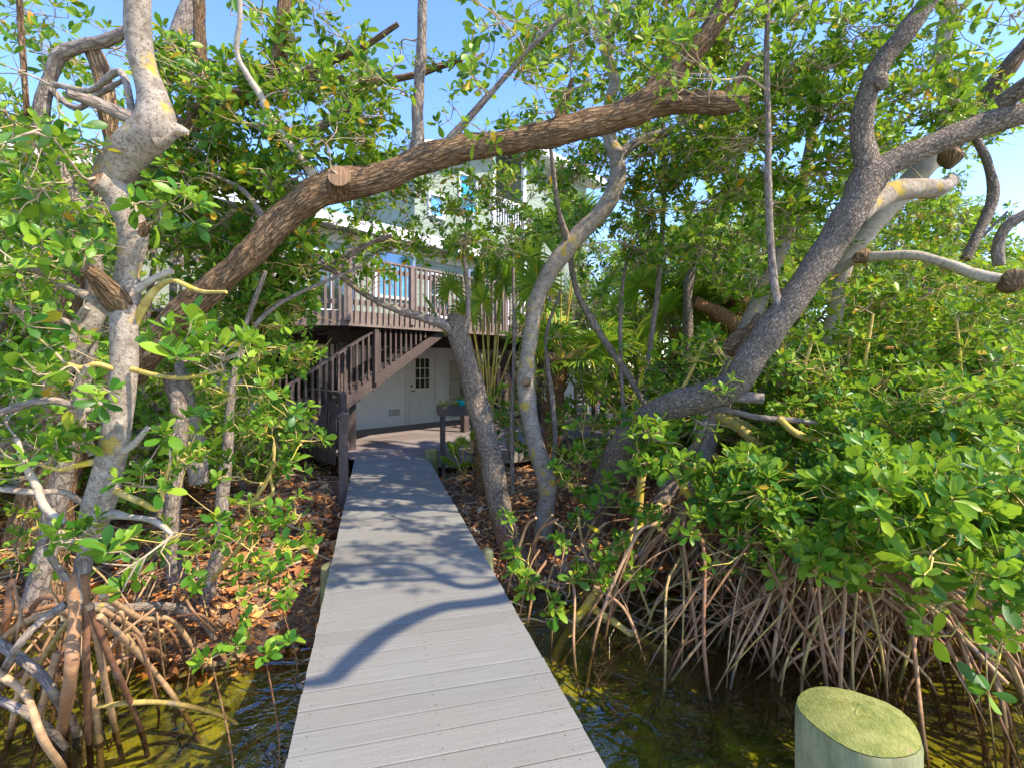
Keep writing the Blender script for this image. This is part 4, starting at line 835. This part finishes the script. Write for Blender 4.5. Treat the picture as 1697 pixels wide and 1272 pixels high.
t.pts([(1375,458,6.4,12),(1400,442,6.2,14),(1425,428,6,15),(1470,424,5.8,16),(1520,424,5.6,16),(1570,438,5.45,17),(1620,456,5.3,18),(1665,463,5.2,17),(1720,474,5.1,16),(1780,480,5,14)], .09, 12)
t.knot(1678,466,5.15,.11)
t.knot(1428,426,5.95,.075)
t.pts([(1600,430,6,16),(1622,385,6,16),(1645,330,6,17),(1640,280,6,14),(1620,235,6,12),(1590,180,6,10)], .1, 10, mat=BARK_DARK)
t.pts([(1655,440,5.6,16),(1655,400,5.6,18),(1675,370,5.5,16),(1720,345,5.4,15)], .1, 10, mat=BARK_MID)
t.fill(1480,130,1700,260,6,7.4,16,8,.085,.26); t.fill(1400,440,1720,600,5.4,7.4,52,10,.085,.26); t.fill(1380,330,1580,460,6.2,7.6,18,8,.085,.26); t.done()

# T7 stout grey base with yellow stilt roots
t = Tree('mangrove_tree', 'stout grey trunk on thick yellow stilt roots below the leaning trunk, right', P(1130, 850, 6.2), BARK_GREY)
t.pts([(1120,880,6.2,70),(1140,800,6.2,56),(1165,740,6.2,40),(1182,690,6.3,36),(1205,640,6.4,34),(1240,540,6.6,28),(1300,400,6.8,22),(1340,260,6.8,16),(1350,100,6.8,12)], .14, 18)
t.pts([(1120,790,6.1,24),(1100,830,6,34),(1085,870,6,50)], .16, 12, mat=BARK_MID)
for Q, w_ in (([(1190,690,6.2),(1225,712,5.9),(1265,745,5.7),(1330,830,5.6)], 19), ([(1205,693,6.2),(1250,712,6.0),(1300,755,5.9),(1360,840,5.8)], 17), ([(1165,750,6.2),(1200,765,6),(1245,795,5.8),(1300,860,5.7)], 12), ([(1068,692,5.45),(1067,715,5.5),(1066,760,5.6),(1060,870,5.6)], 16),
              ([(1125,750,5.8),(1150,780,5.6),(1170,810,5.5),(1210,880,5.4)], 13), ([(1105,745,5.7),(1130,800,5.5),(1150,840,5.4),(1170,930,5.2)], 13), ([(1100,835,5.6),(1060,870,5.3),(1020,915,5.0),(985,985,4.8)], 17), ([(985,985,4.8),(960,1020,4.75),(930,1070,4.7),(915,1110,4.6)], 16),
              ([(968,1000,4.8),(1010,1025,4.6),(1050,1050,4.5),(1110,1085,4.4)], 12), ([(1170,560,6),(1130,640,5.9),(1090,680,5.8),(1065,720,5.8)], 6)):
    t.root([P(*q) for q in Q], w_*Q[0][2]/F/2, mat=BARK_YEL, taper=.85, wob=.01)
t.pts([(1165,690,5.2,6),(1200,680,5.1,9),(1260,692,5.0,10),(1330,698,4.9,11),(1390,712,4.8,10),(1440,745,4.7,8),(1475,800,4.6,5)], .12, 8, mat=BARK_MID)
t.pts([(1290,692,4.9,10),(1320,718,4.85,12),(1360,735,4.8,12),(1385,770,4.7,9),(1410,800,4.6,8)], .12, 8, mat=BARK_YEL)
t.fill(1040,560,1200,680,6.4,7.4,14,8,.085,.24); t.fill(1240,560,1400,660,5.4,6.6,20,9,.085,.24); t.fill(1060,680,1160,780,4.6,5.4,7,6,.095,.2,tm=LH)
t.done()

# ------------------------------------------------------------ small mangroves right of the boardwalk
def bush(label, base, stems, cl, leaf=LEAFN, L=.095, rad=.18, tm=LH, name='mangrove_shrub', roots=0, rr=(.1,.5), z0=.5, z1=1.1, group=None, twig=TWIGY, fills=(), k=8, spread=(.4,1.2), az=(0,6.28), rrad=(.009,.022)):
    t = Tree(name, label, base, BARK_MID, cat='mangrove', leaf=leaf, twig=twig, group=group); b = np.array(base, float)
    for (px, py, Z, w_) in stems:
        e = P(px, py, Z); m = b*.45+e*.55+rng.normal(0, .07, 3); t.pts([(*(b+rng.normal(0, .04, 3)*[1,1,0]), w_), (*m, w_*.8), (*e, w_*.45)], .12, raw=True, name='limb', k=8)
    for (px, py, Z, n) in cl: t.cluster(P(px, py, Z), rad, n, L, 1.0, k, tm)
    for fl in fills: t.fill(*fl, k=k)
    if roots: t.proots(roots, b, z0, z1, rr[0], rr[1], spread, zb=-1.12-b[2] if 0 else -1.12, az=az, rad=rrad)
    return t.done()
G0 = lambda px, py: P(px, py, (EYE+.42)*F/(py-HZ))
bush('low mangrove with fresh rosettes over the water right beside the boardwalk', G0(935, 960)*[1,1,1], [(890,960,4.6,.012),(950,880,4.9,.012),(920,1010,4.3,.012),(985,930,4.6,.012)],
     [(860,920,4.9,3),(880,970,4.5,4),(855,960,4.6,2),(950,950,4.5,4),(910,1000,4.3,3),(1000,930,4.6,4),(930,900,4.9,3),(990,960,4.5,4),(960,870,5.0,4),(1030,900,4.8,4),(1045,950,4.5,3),(845,860,5.2,3)], rad=.11, L=.095, roots=26, rr=(.05,.6), z0=-.35, z1=.15, spread=(.2,.8), rrad=(.006,.014))
bush('leafy mangrove between the sinuous grey trunk and the leaning speckled trunk', G0(1010, 860), [(980,760,5.6,.015),(1040,800,5.4,.015),(960,800,5.6,.012)],
     [(960,760,5.7,5),(1000,800,5.4,5),(940,800,5.6,4),(1050,780,5.2,5),(1030,840,5.2,5),(980,840,5.4,5),(1075,850,5,4),(920,760,5.9,4),(960,700,6.0,4)], rad=.16, L=.095)
bush('sea grape like shrub of round leaves between the two trunks right of the boardwalk', G0(850, 800), [(850,720,7,.012),(830,690,7,.012)],
     [(840,700,7.2,6),(860,740,7.2,6),(830,660,7.4,5),(850,690,7,5),(815,730,7.3,3),(870,660,7.4,4)], rad=.2, L=.11)
bush('mangrove with yellow twigs in front of the white house wall, behind the sinuous trunk', G0(950, 790), [(930,660,7.6,.02),(960,600,7.6,.02),(985,700,7.4,.015)],
     [(925,700,7.4,4),(1010,610,7.5,4),(990,700,7.4,6),(940,720,7.4,6),(1000,640,7.6,6),(930,690,7.5,4),(970,740,7.2,6),(1020,720,7.2,6),(1000,760,6.8,6),(930,780,6.8,5),(1040,700,7,6)], rad=.22, L=.10)
bush('spindly mangrove with rosettes around the leaning speckled trunk', G0(1090, 850), [(1090,740,4.9,.014),(1170,640,4.8,.012),(1200,600,4.7,.012)],
     [(1090,720,4.8,5),(1140,780,4.7,5),(1110,760,4.6,4),(1060,750,4.8,4),(1175,560,5.6,4),(1150,600,5.5,5),(1120,580,5.6,4),(1190,640,4.6,3)], rad=.14, L=.10)

# right hand thicket: bright shrubs on a tangle of stilt roots
def gp(px, py, zz=-.8): return P(px, py, (EYE-zz)*F/(py-HZ))*[1,1,0]+[0,0,zz]
bush('wide mangrove shrub on arching stilt roots in the middle of the right thicket', gp(1290, 1010), [(1240,800,4.6,.02),(1320,760,4.8,.02),(1280,830,4.3,.02),(1380,800,4.5,.02),(1200,860,4.4,.02)],
     [(1280,920,4.0,4),(1230,890,4.2,4),(1160,840,4.6,4),(1200,940,4.0,2),(1330,870,4.2,4)], fills=[(1180,750,1460,850,4.1,5.4,44,9,.095,.2),(1250,680,1480,790,4.8,6.2,36,9,.09,.24)], roots=95, rr=(.1,1.0), z0=-.3, z1=.45, spread=(.3,1.3), rrad=(.006,.02))
bush('bright mangrove shrub spreading low over the water at the right edge', gp(1560, 1060), [(1500,850,3.7,.02),(1600,820,3.7,.02),(1660,880,3.4,.02),(1560,900,3.5,.02),(1680,980,3.1,.015)],
     [(1520,945,3.2,3),(1430,930,3.5,3),(1600,950,3.1,3),(1660,1000,2.8,3),(1690,1060,2.6,3),(1560,1000,3.0,3),(1420,850,3.7,4),(1640,1090,2.7,2),(1590,1040,2.9,2)],
     fills=[(1400,760,1760,870,2.8,4.2,56,8,.095,.19),(1540,860,1760,960,2.6,3.4,14,7,.095,.15),(1280,820,1560,930,3.2,4.2,16,5,.095,.14)], roots=95, rr=(.1,1.0), z0=-.35, z1=.35, spread=(.3,1.3), L=.10, rrad=(.006,.02))
bush('dense bright mangrove shrub filling the right side behind the leaning white branch', gp(1560, 900, -.45), [(1500,700,5.4,.02),(1600,680,5.2,.02),(1450,720,5.4,.02),(1660,720,4.8,.02)],
     [], fills=[(1380,640,1760,790,4.2,6.0,86,10,.09,.24),(1300,560,1720,680,5.4,7,56,10,.09,.26)], roots=24, rr=(.1,.8), z0=.5, z1=1.0)
bush('mangrove shrub straddling the shore on crossing brown stilt roots near the yellow roots', gp(1130, 1000), [(1150,860,4.9,.015),(1090,880,4.8,.015)],
     [(1140,850,4.9,4),(1190,820,4.9,4),(1100,880,4.6,3)], roots=70, rr=(.1,.8), z0=-.3, z1=.3, spread=(.3,1.2), rrad=(.006,.018))
bush('mangrove shrub of long pinkish roots dipping into the water at the lower right', gp(1400, 1040), [(1380,880,4.2,.018),(1440,900,4.0,.018)],
     [(1340,900,4.0,4),(1450,870,4.0,5),(1390,930,3.8,3),(1400,960,3.7,3),(1470,930,3.7,4),(1520,1000,3.4,3)], roots=95, rr=(.05,.9), z0=-.35, z1=.4, spread=(.3,1.3), rrad=(.006,.018))
# long straight roots sloping right, like drooping prop roots of the edge shrub
t = Tree('mangrove_shrub', 'low fan of long straight roots sloping down right under the edge shrub', P(1330, 850, 4.6), BARK_MID, cat='mangrove', leaf=LEAFN)
t.pts([(1330,850,4.6,18),(1400,900,4.4,14),(1480,950,4.1,12)], .1, 8)
for i in range(34):
    x0 = random.uniform(1320, 1520); y0 = random.uniform(850, 940)+(x0-1400)*.25; Z0 = random.uniform(3.7, 4.5); ln = random.uniform(140, 300); sl_ = random.uniform(.4, .75)
    t.root([P(x0, y0, Z0), P(x0+ln*.5, y0+ln*.5*sl_*.9, Z0-.3), P(x0+ln, y0+ln*sl_*1.15, Z0-.55)], random.uniform(.010, .02), wob=.03)
t.cluster(P(1500, 930, 3.6), .12, 3, .1, tm=LH); t.done()
for (bx, by, nn_, lab) in ((1200, 930, 32, 'low tangle of crossing brown roots under the middle of the right thicket'), (1420, 960, 60, 'low tangle of crossing reddish roots under the right edge shrubs')):
    c0 = gp(bx, by+60); t = Tree('mangrove_shrub', lab, c0, BARK_MID, cat='mangrove', leaf=LEAFN, twig=TWIGY)
    t.pts([(*(c0+[0, 0, -.2]), .03), (*(c0+[.1, .1, .5]), .025), (*(c0+[.05, .2, 1.0]), .02)], .1, raw=True)
    for i in range(nn_):
        x0 = bx+random.uniform(-150, 190); y0 = random.uniform(860, 1010); Z0 = random.uniform(3.9, 4.9); dx = random.choice((-1, 1))*random.uniform(60, 230); dy = random.uniform(20, 130)
        p0 = P(x0, y0, Z0); p3 = P(x0+dx, y0+dy, Z0-random.uniform(0, .5)); p3[2] = -1.0
        t.root([p0, p0*.66+p3*.34+[0, 0, .10], p0*.3+p3*.7+[0, 0, .10], p3], random.uniform(.005, .014), wob=.06)
    t.cluster(P(bx-60, 880, 4.2), .12, 3, .10, tm=LH); t.cluster(P(bx+40, 900, 4.1), .12, 3, .10, tm=LH); t.done()
# left bank roots and stumps
bush('mangrove shrub on small arching roots along the left shore', gp(330, 1020), [(300,900,4.6,.014),(370,900,4.5,.014)],
     [(250,880,4.4,3),(330,930,4.2,3),(400,940,4.1,4),(440,960,4.0,3)], roots=26, rr=(.1,1.0), z0=-.4, z1=.05, spread=(.2,.9), L=.085, rrad=(.004,.011))
bush('mangrove shrub behind the shore stumps at the left edge', gp(60, 960, -.5), [(40,860,4.4,.014),(110,840,4.4,.014)],
     [(40,880,4.2,4),(100,930,4.0,4),(60,960,3.9,3),(20,920,4.0,4),(130,870,4.2,4)], roots=26, rr=(.1,1.0), z0=-.4, z1=.05, spread=(.2,.9), L=.085, rrad=(.004,.011))

# ------------------------------------------------------------ thin stems and saplings in the middle distance
def sapling(label, Q, cl, L=.085, rad=.2, mat=BARK_MID, group=None):
    t = Tree('sapling', label, P(*Q[0][:3]), mat, cat='sapling', group=group); t.pts(Q, .1, 8)
    for (px, py, Z, n) in cl: t.cluster(P(px, py, Z), rad, n, L)
    return t.done()
sapling('thin straight stem rising behind the leaning speckled trunk, left of the palm', [(1060,800,7.2,9),(1075,600,7.2,9),(1090,480,7.2,9),(1100,330,7.2,9),(1098,190,7.1,8),(1100,60,7,7)], [(1120,300,7,8),(1080,240,7,7),(1150,250,7.1,6),(1120,160,7,8),(1060,330,7,7)])
sapling('thin reddish stem in front of the fan palms', [(1045,800,7,7),(1035,700,7,7),(1028,560,7,7),(1035,450,7,6),(1060,380,7,5)], [(1050,420,7,7),(1010,450,7,5),(1030,520,7,4)])
sapling('twin dark forked stem between the palms', [(1130,790,9,12),(1135,680,9,16),(1140,560,9,18),(1140,480,9,16),(1155,420,9,12),(1170,360,9,10)], [(1170,380,9,10),(1130,420,9,8),(1200,420,9,8)], mat=BARK_DARK)
sapling('crooked thin stem descending from the house side to the right', [(1080,690,7,8),(1040,620,7,12),(1005,570,7,12),(975,520,7,12),(955,480,7,10),(940,400,7,8)], [(960,440,7,6),(990,500,7,6),(930,380,7,6)])
sapling('slim bare stem standing between the two trunks in front of the house door side', [(850,820,6.6,6),(848,720,6.6,8),(850,640,6.6,6),(852,560,6.6,6),(850,420,6.6,5)], [(845,420,6.6,6),(870,380,6.6,7)])
sapling('slender brown stem hugging the sinuous grey trunk', [(905,800,6.9,10),(920,740,6.9,9),(915,660,6.9,9),(905,560,6.9,6),(930,480,6.9,5)], [(900,500,6.9,6),(930,560,6.9,6)])
for i, (x, y0, y1, Z, w_) in enumerate([(1430,760,520,5.6,7),(1405,760,560,5.8,8),(1540,640,560,6,8),(1590,640,530,5.6,6),(1330,700,560,5.6,8),(1300,720,600,6,8),(1500,760,600,6.4,9),(1660,760,600,5.2,9),(1360,720,590,6.2,7)]):
    sapling('upright yellowish sucker stem in the bushes right of the largest tree', [(x+random.uniform(-12,12),y0+60,Z,w_),(x,(y0+y1)/2,Z,w_),(x+random.uniform(-20,20),y1,Z,w_*.7)], [(x,y1-10,Z,5)], mat=BARK_YEL, group='upright sucker stems in the right thicket')

# ------------------------------------------------------------ fan palms
def fan(lb, pb_, base, tip, R, tilt, nseg=34, open_=2.6):
    """a fan blade at tip, petiole from base"""
    base = np.array(base, float); tip = np.array(tip, float); d = nrm(tip-base)
    side = nrm(np.cross(d, ZZ)+1e-6); nv = nrm(np.cross(side, d)*math.cos(tilt)+side*math.sin(tilt)); side = np.cross(d, nv)
    m = (base+tip)/2+np.array([0, 0, .05*np.linalg.norm(tip-base)])
    q, r = spline(np.array([base, m, tip]), np.array([.016, .012, .008]), 4); v, f, uv = tubes(q[None], r[None], 5); pb_.add(v, f, 0, True, uv)
    for i in range(nseg):
        a = (i/(nseg-1)-.5)*open_*2*.95; L = R*(1-.25*abs(a)/open_)*random.uniform(.88, 1.08)
        e = d*math.cos(a)+side*math.sin(a); w_ = np.cross(nv, e); wd = .5*R*open_*2/nseg*.95
        P_ = []
        for t_, ww, dr_ in ((0.0, .12, 0), (.3, .75, -.00), (.6, 1.0, -.05), (.85, .5, -.17), (1.0, .05, -.30)):
            c = tip+e*L*t_+nv*(.05*R*t_)+ZZ*(dr_*L*random.uniform(.6, 1.4)); P_ += [c-w_*wd*ww*.5+nv*.012*ww, c-nv*.01*ww, c+w_*wd*ww*.5+nv*.012*ww]
        lb.add(P_, [[j*3+k, j*3+3+k, j*3+4+k, j*3+1+k] for j in range(4) for k in (0, 1)], 0, True)
def palm(label, base, top, r, fr, R=.55, boots=True, name='fan_palm'):
    base = np.array(base, float); top = np.array(top, float); o = empty(name, base); tag(o, label, 'palm')
    if r > 0:
        mb = MB(); m = (base+top)/2; mb.tube([base-[0,0,.1], m, top], [r, r*.95, r*1.05], 18, 0, 8, .12)
        if boots:
            n = int(np.linalg.norm(top-base)*60)
            for i in range(n):
                t_ = random.random(); c = base+(top-base)*t_; a = random.uniform(0, 6.28); e = np.array([math.cos(a), math.sin(a), 0]); p0 = c+e*r*.85
                mb.tube([p0, p0+e*.05+ZZ*.07, p0+e*.085+ZZ*random.uniform(.1, .2)], [.028, .02, .008], 4, 0, 1, 0, False)
        mb.build('trunk', BARK_PALM, o, base)
    lb, pb_ = MB(), MB()
    for tip, tilt in fr: fan(lb, pb_, top+rng.normal(0, .03, 3), tip, R*random.uniform(.85, 1.1), tilt)
    lb.build('fronds', PALM, o, base); pb_.build('petioles', BARK_YEL, o, base); return o
def frs(c, n, rad, lo=-.3, hi=1.2):
    out = []
    for i in range(n):
        a = 6.28*i/n+random.uniform(-.3, .3); e = random.uniform(lo, hi); out.append((np.array(c)+rad*random.uniform(.75, 1.15)*np.array([math.cos(a)*math.cos(e), math.sin(a)*math.cos(e), math.sin(e)]), random.uniform(-.5, .5)))
    return out
Zp = 8.0; b = P(795, 800, Zp); tp = P(808, 690, Zp)
palm('fan palm with long upright yellow stalks beside the sawn topped trunk', [b[0], b[1], -.4], tp, .10,
     [(P(790,470,8.0), .3), (P(768,455,7.8), -.5), (P(745,480,7.7), .6), (P(835,470,8.1), .2), (P(880,510,8.2), -.2), (P(815,440,8.3), 0), (P(850,540,7.7), .5), (P(720,520,8.2), .2), (P(800,500,7.6), 1.0), (P(770,520,7.9), .9), (P(800,430,8.1), .8), (P(830,500,7.8), 1.0), (P(760,410,8.1), -.3), (P(830,450,8.3), .9)], .46)
b = P(905, 790, 9.2); tp = P(928, 600, 9.2)
palm('shaggy fan palm with orange brown trunk fibres behind the sinuous grey trunk', [b[0], b[1], -.4], tp, .15, frs(tp, 12, .8)+[(P(900,400,9), .2), (P(960,420,9.3), -.3), (P(870,430,9), .5), (P(1000,480,9.2), .2), (P(930,350,9.2), 0), (P(890,470,8.9), .9), (P(1000,560,8.8), .8), (P(960,360,9.3), .6)], .75)
b = P(1238, 745, 9.8); tp = P(1224, 420, 9.8)
palm('tall cabbage palm with a shaggy brown trunk behind the largest tree', [b[0], b[1], -.4], tp, .19, frs(tp, 18, 1.0, -.7), .8)
tp = P(1120, 560, 10.5); b = P(1130, 700, 10.5)
palm('wide yellowing fan palm left of the tall cabbage palm', [b[0], b[1], -.4], tp, .12, frs(tp, 14, 1.0, -.2)+[(P(1200,600,10), .3), (P(1010,560,9.6), .8), (P(1060,470,9.8), .9), (P(1150,480,10), .8), (P(1180,560,9.6), 1.0), (P(1100,520,9.4), .9)], .9)
b = P(1040, 760, 8.6); tp = P(1040, 700, 8.6)
palm('low green fan palm in front of the grey bench', [b[0], b[1], -.4], tp, .08, [(P(1010,600,8.4), 1.1), (P(1060,640,8.3), .9), (P(980,640,8.6), .5), (P(1075,580,8.6), .2), (P(1095,700,8.2), .6)], .5)
b = P(768, 790, 8.6); palm('knee high palm seedling beside the planter legs', [b[0], b[1], -.38], [b[0], b[1], -.2], 0, [(P(765,735,8.5), .3), (P(745,765,8.5), .2), (P(790,720,8.6), .9), (P(780,770,8.3), -.3), (P(750,745,8.8), .5)], .26)
b = P(1340, 760, 9.2)
o = Tree('leaning_trunk', 'brown leaning dead palm trunk below the largest tree fork', [b[0], b[1], -.4], BARK_PALM, cat='tree trunk'); o.pts([(1350,740,9.2,34),(1320,680,9.2,36),(1285,620,9.2,38),(1255,570,9.2,38),(1190,520,9.2,26),(1150,500,9.2,20)], .14, 12); o.done()

# ------------------------------------------------------------ background mangroves (a few built, then copied)
def bg_tree(h, w_, ncl, seed, name='background_mangrove', L=.10):
    global rng
    rng = np.random.default_rng(seed); random.seed(seed)
    t = Tree(name, 'x', (0, 0, 0), BARK_MID, leaf=LEAFB)
    t.pts([(0,0,-.2,.10),(.1*w_,0,h*.25,.085),(-.05*w_,.1,h*.5,.065),(.05*w_,0,h*.72,.04),(0,0,h*.9,.02)], .12, raw=True, k=9)
    for i in range(6):
        a = i*1.1+random.random(); z = h*random.uniform(.18, .6); d = np.array([math.cos(a), math.sin(a), 0])*w_*.33
        t.pts([(0,0,z,.05), (*(d[:2]*.5), z+.14*h, .035), (*d[:2], z+h*.28, .018)], .12, raw=True, k=7)
    for i in range(ncl):
        q = nrm(rng.normal(0, 1, 3))*rng.random()**.4; c = np.array([q[0]*w_*.5, q[1]*w_*.5, h*.56+q[2]*h*.44])
        t.cluster(c, np.array([.34,.34,.24])*random.uniform(.7, 1.3), random.randint(8, 14), L, .7, 7)
    return t.done()
def copy_tree(o):
    c = o.copy(); COL.objects.link(c)
    for ch in list(o.children):
        d = ch.copy(); COL.objects.link(d); d.parent = c
    return c
prot = [bg_tree(6.8, 4.6, 88, 21), bg_tree(5.6, 4.2, 76, 22), bg_tree(7.6, 4.2, 84, 23), bg_tree(2.6, 3.4, 66, 24, 'background_shrub')]
used = [False]*4; random.seed(5)
GL = {'R': ('dense green mangrove in the sunlit thicket behind the right hand trees', 'background mangroves on the right'),
      'L': ('dense green mangrove in the thicket behind the left hand trees', 'background mangroves on the left'),
      'F': ('distant mangrove beyond the house', 'distant mangroves'),
      'S': ('low dense mangrove shrub in the thicket on the right bank', 'background shrubs on the right'),
      'T': ('low dense mangrove shrub in the thicket on the left bank', 'background shrubs on the left')}
def put(i, x, y, g, s=1.0, sink=0):
    o = prot[i] if not used[i] else copy_tree(prot[i]); used[i] = True
    o.location = (x, y, -.42-sink); o.rotation_euler = (0, 0, random.uniform(0, 6.28)); o.scale = (s, s, s*random.uniform(.92, 1.08)); o['label'], o['group'] = GL[g]
for x, y, i, s in [(3.4,11.2,1,.9),(5.0,9.9,1,.9),(7.6,9.6,1,.9),(5.2,12.9,0,1.0),(8.2,11.2,0,1.0),(3.6,14.5,0,1.1),(7.0,15,2,1.15),(10.5,13,1,1.1),(2.0,13.2,1,.85),(12,17,0,1.2),(9,19,2,1.3),(5.0,19,0,1.2),(15,15,1,1.1),(16,21,2,1.3),(12,24,0,1.4),(8.8,7.2,1,.62),(11,9.0,1,.7),(20,18,0,1.2),(22,26,2,1.3),(14,10,0,.8)]:
    put(i, x, y, 'R', s)
for x, y, s in [(3.4,7.8,.8),(4.8,7.4,.85),(6.2,7.0,.9),(7.8,6.6,.9),(5.6,8.4,1),(7.4,8.6,1.1),(9.6,8.2,1.1),(4.0,9.2,.9),(2.5,9.4,.7),(9.6,5.8,.8),(6.2,5.6,.7),(11.4,7,1.1),(13.5,9,1.2),(10,11,1.2),(12.5,13,1.3),(7,11.6,1.2)]:
    put(3, x, y, 'S', s)
for x, y, i, s in [(-5.4,7.6,1,.85),(-6.8,6.6,0,.85),(-8.2,8.2,1,1.0),(-7.6,5.0,1,.8),(-10,7,0,1),(-12,9.5,2,1.1),(-10.5,11,0,1.1),(-14,12,1,1.2),(-9.6,4.2,1,.9),(-17,9,0,1.2)]:
    put(i, x, y, 'L', s)
for x, y, s in [(-4.6,6.6,.7),(-5.6,6.0,.7),(-6.6,5.4,.8),(-5.2,7.6,.8),(-6.8,7.6,.9),(-8,6.4,1.),(-9.5,5.2,1),(-4.1,8.0,.6),(-10.5,8.6,1.2),(-7.4,4.2,.7)]:
    put(3, x, y, 'T', s)
for x, y, i, s in [(-24,26,0,1.4),(-30,20,1,1.4),(26,34,0,1.5),(34,30,2,1.5),(20,38,1,1.5),(30,44,0,1.7),(14,36,2,1.4),(40,24,1,1.5),(42,40,0,1.8),(-36,30,2,1.6),(10,44,0,1.5)]:
    put(i, x, y, 'F', s)
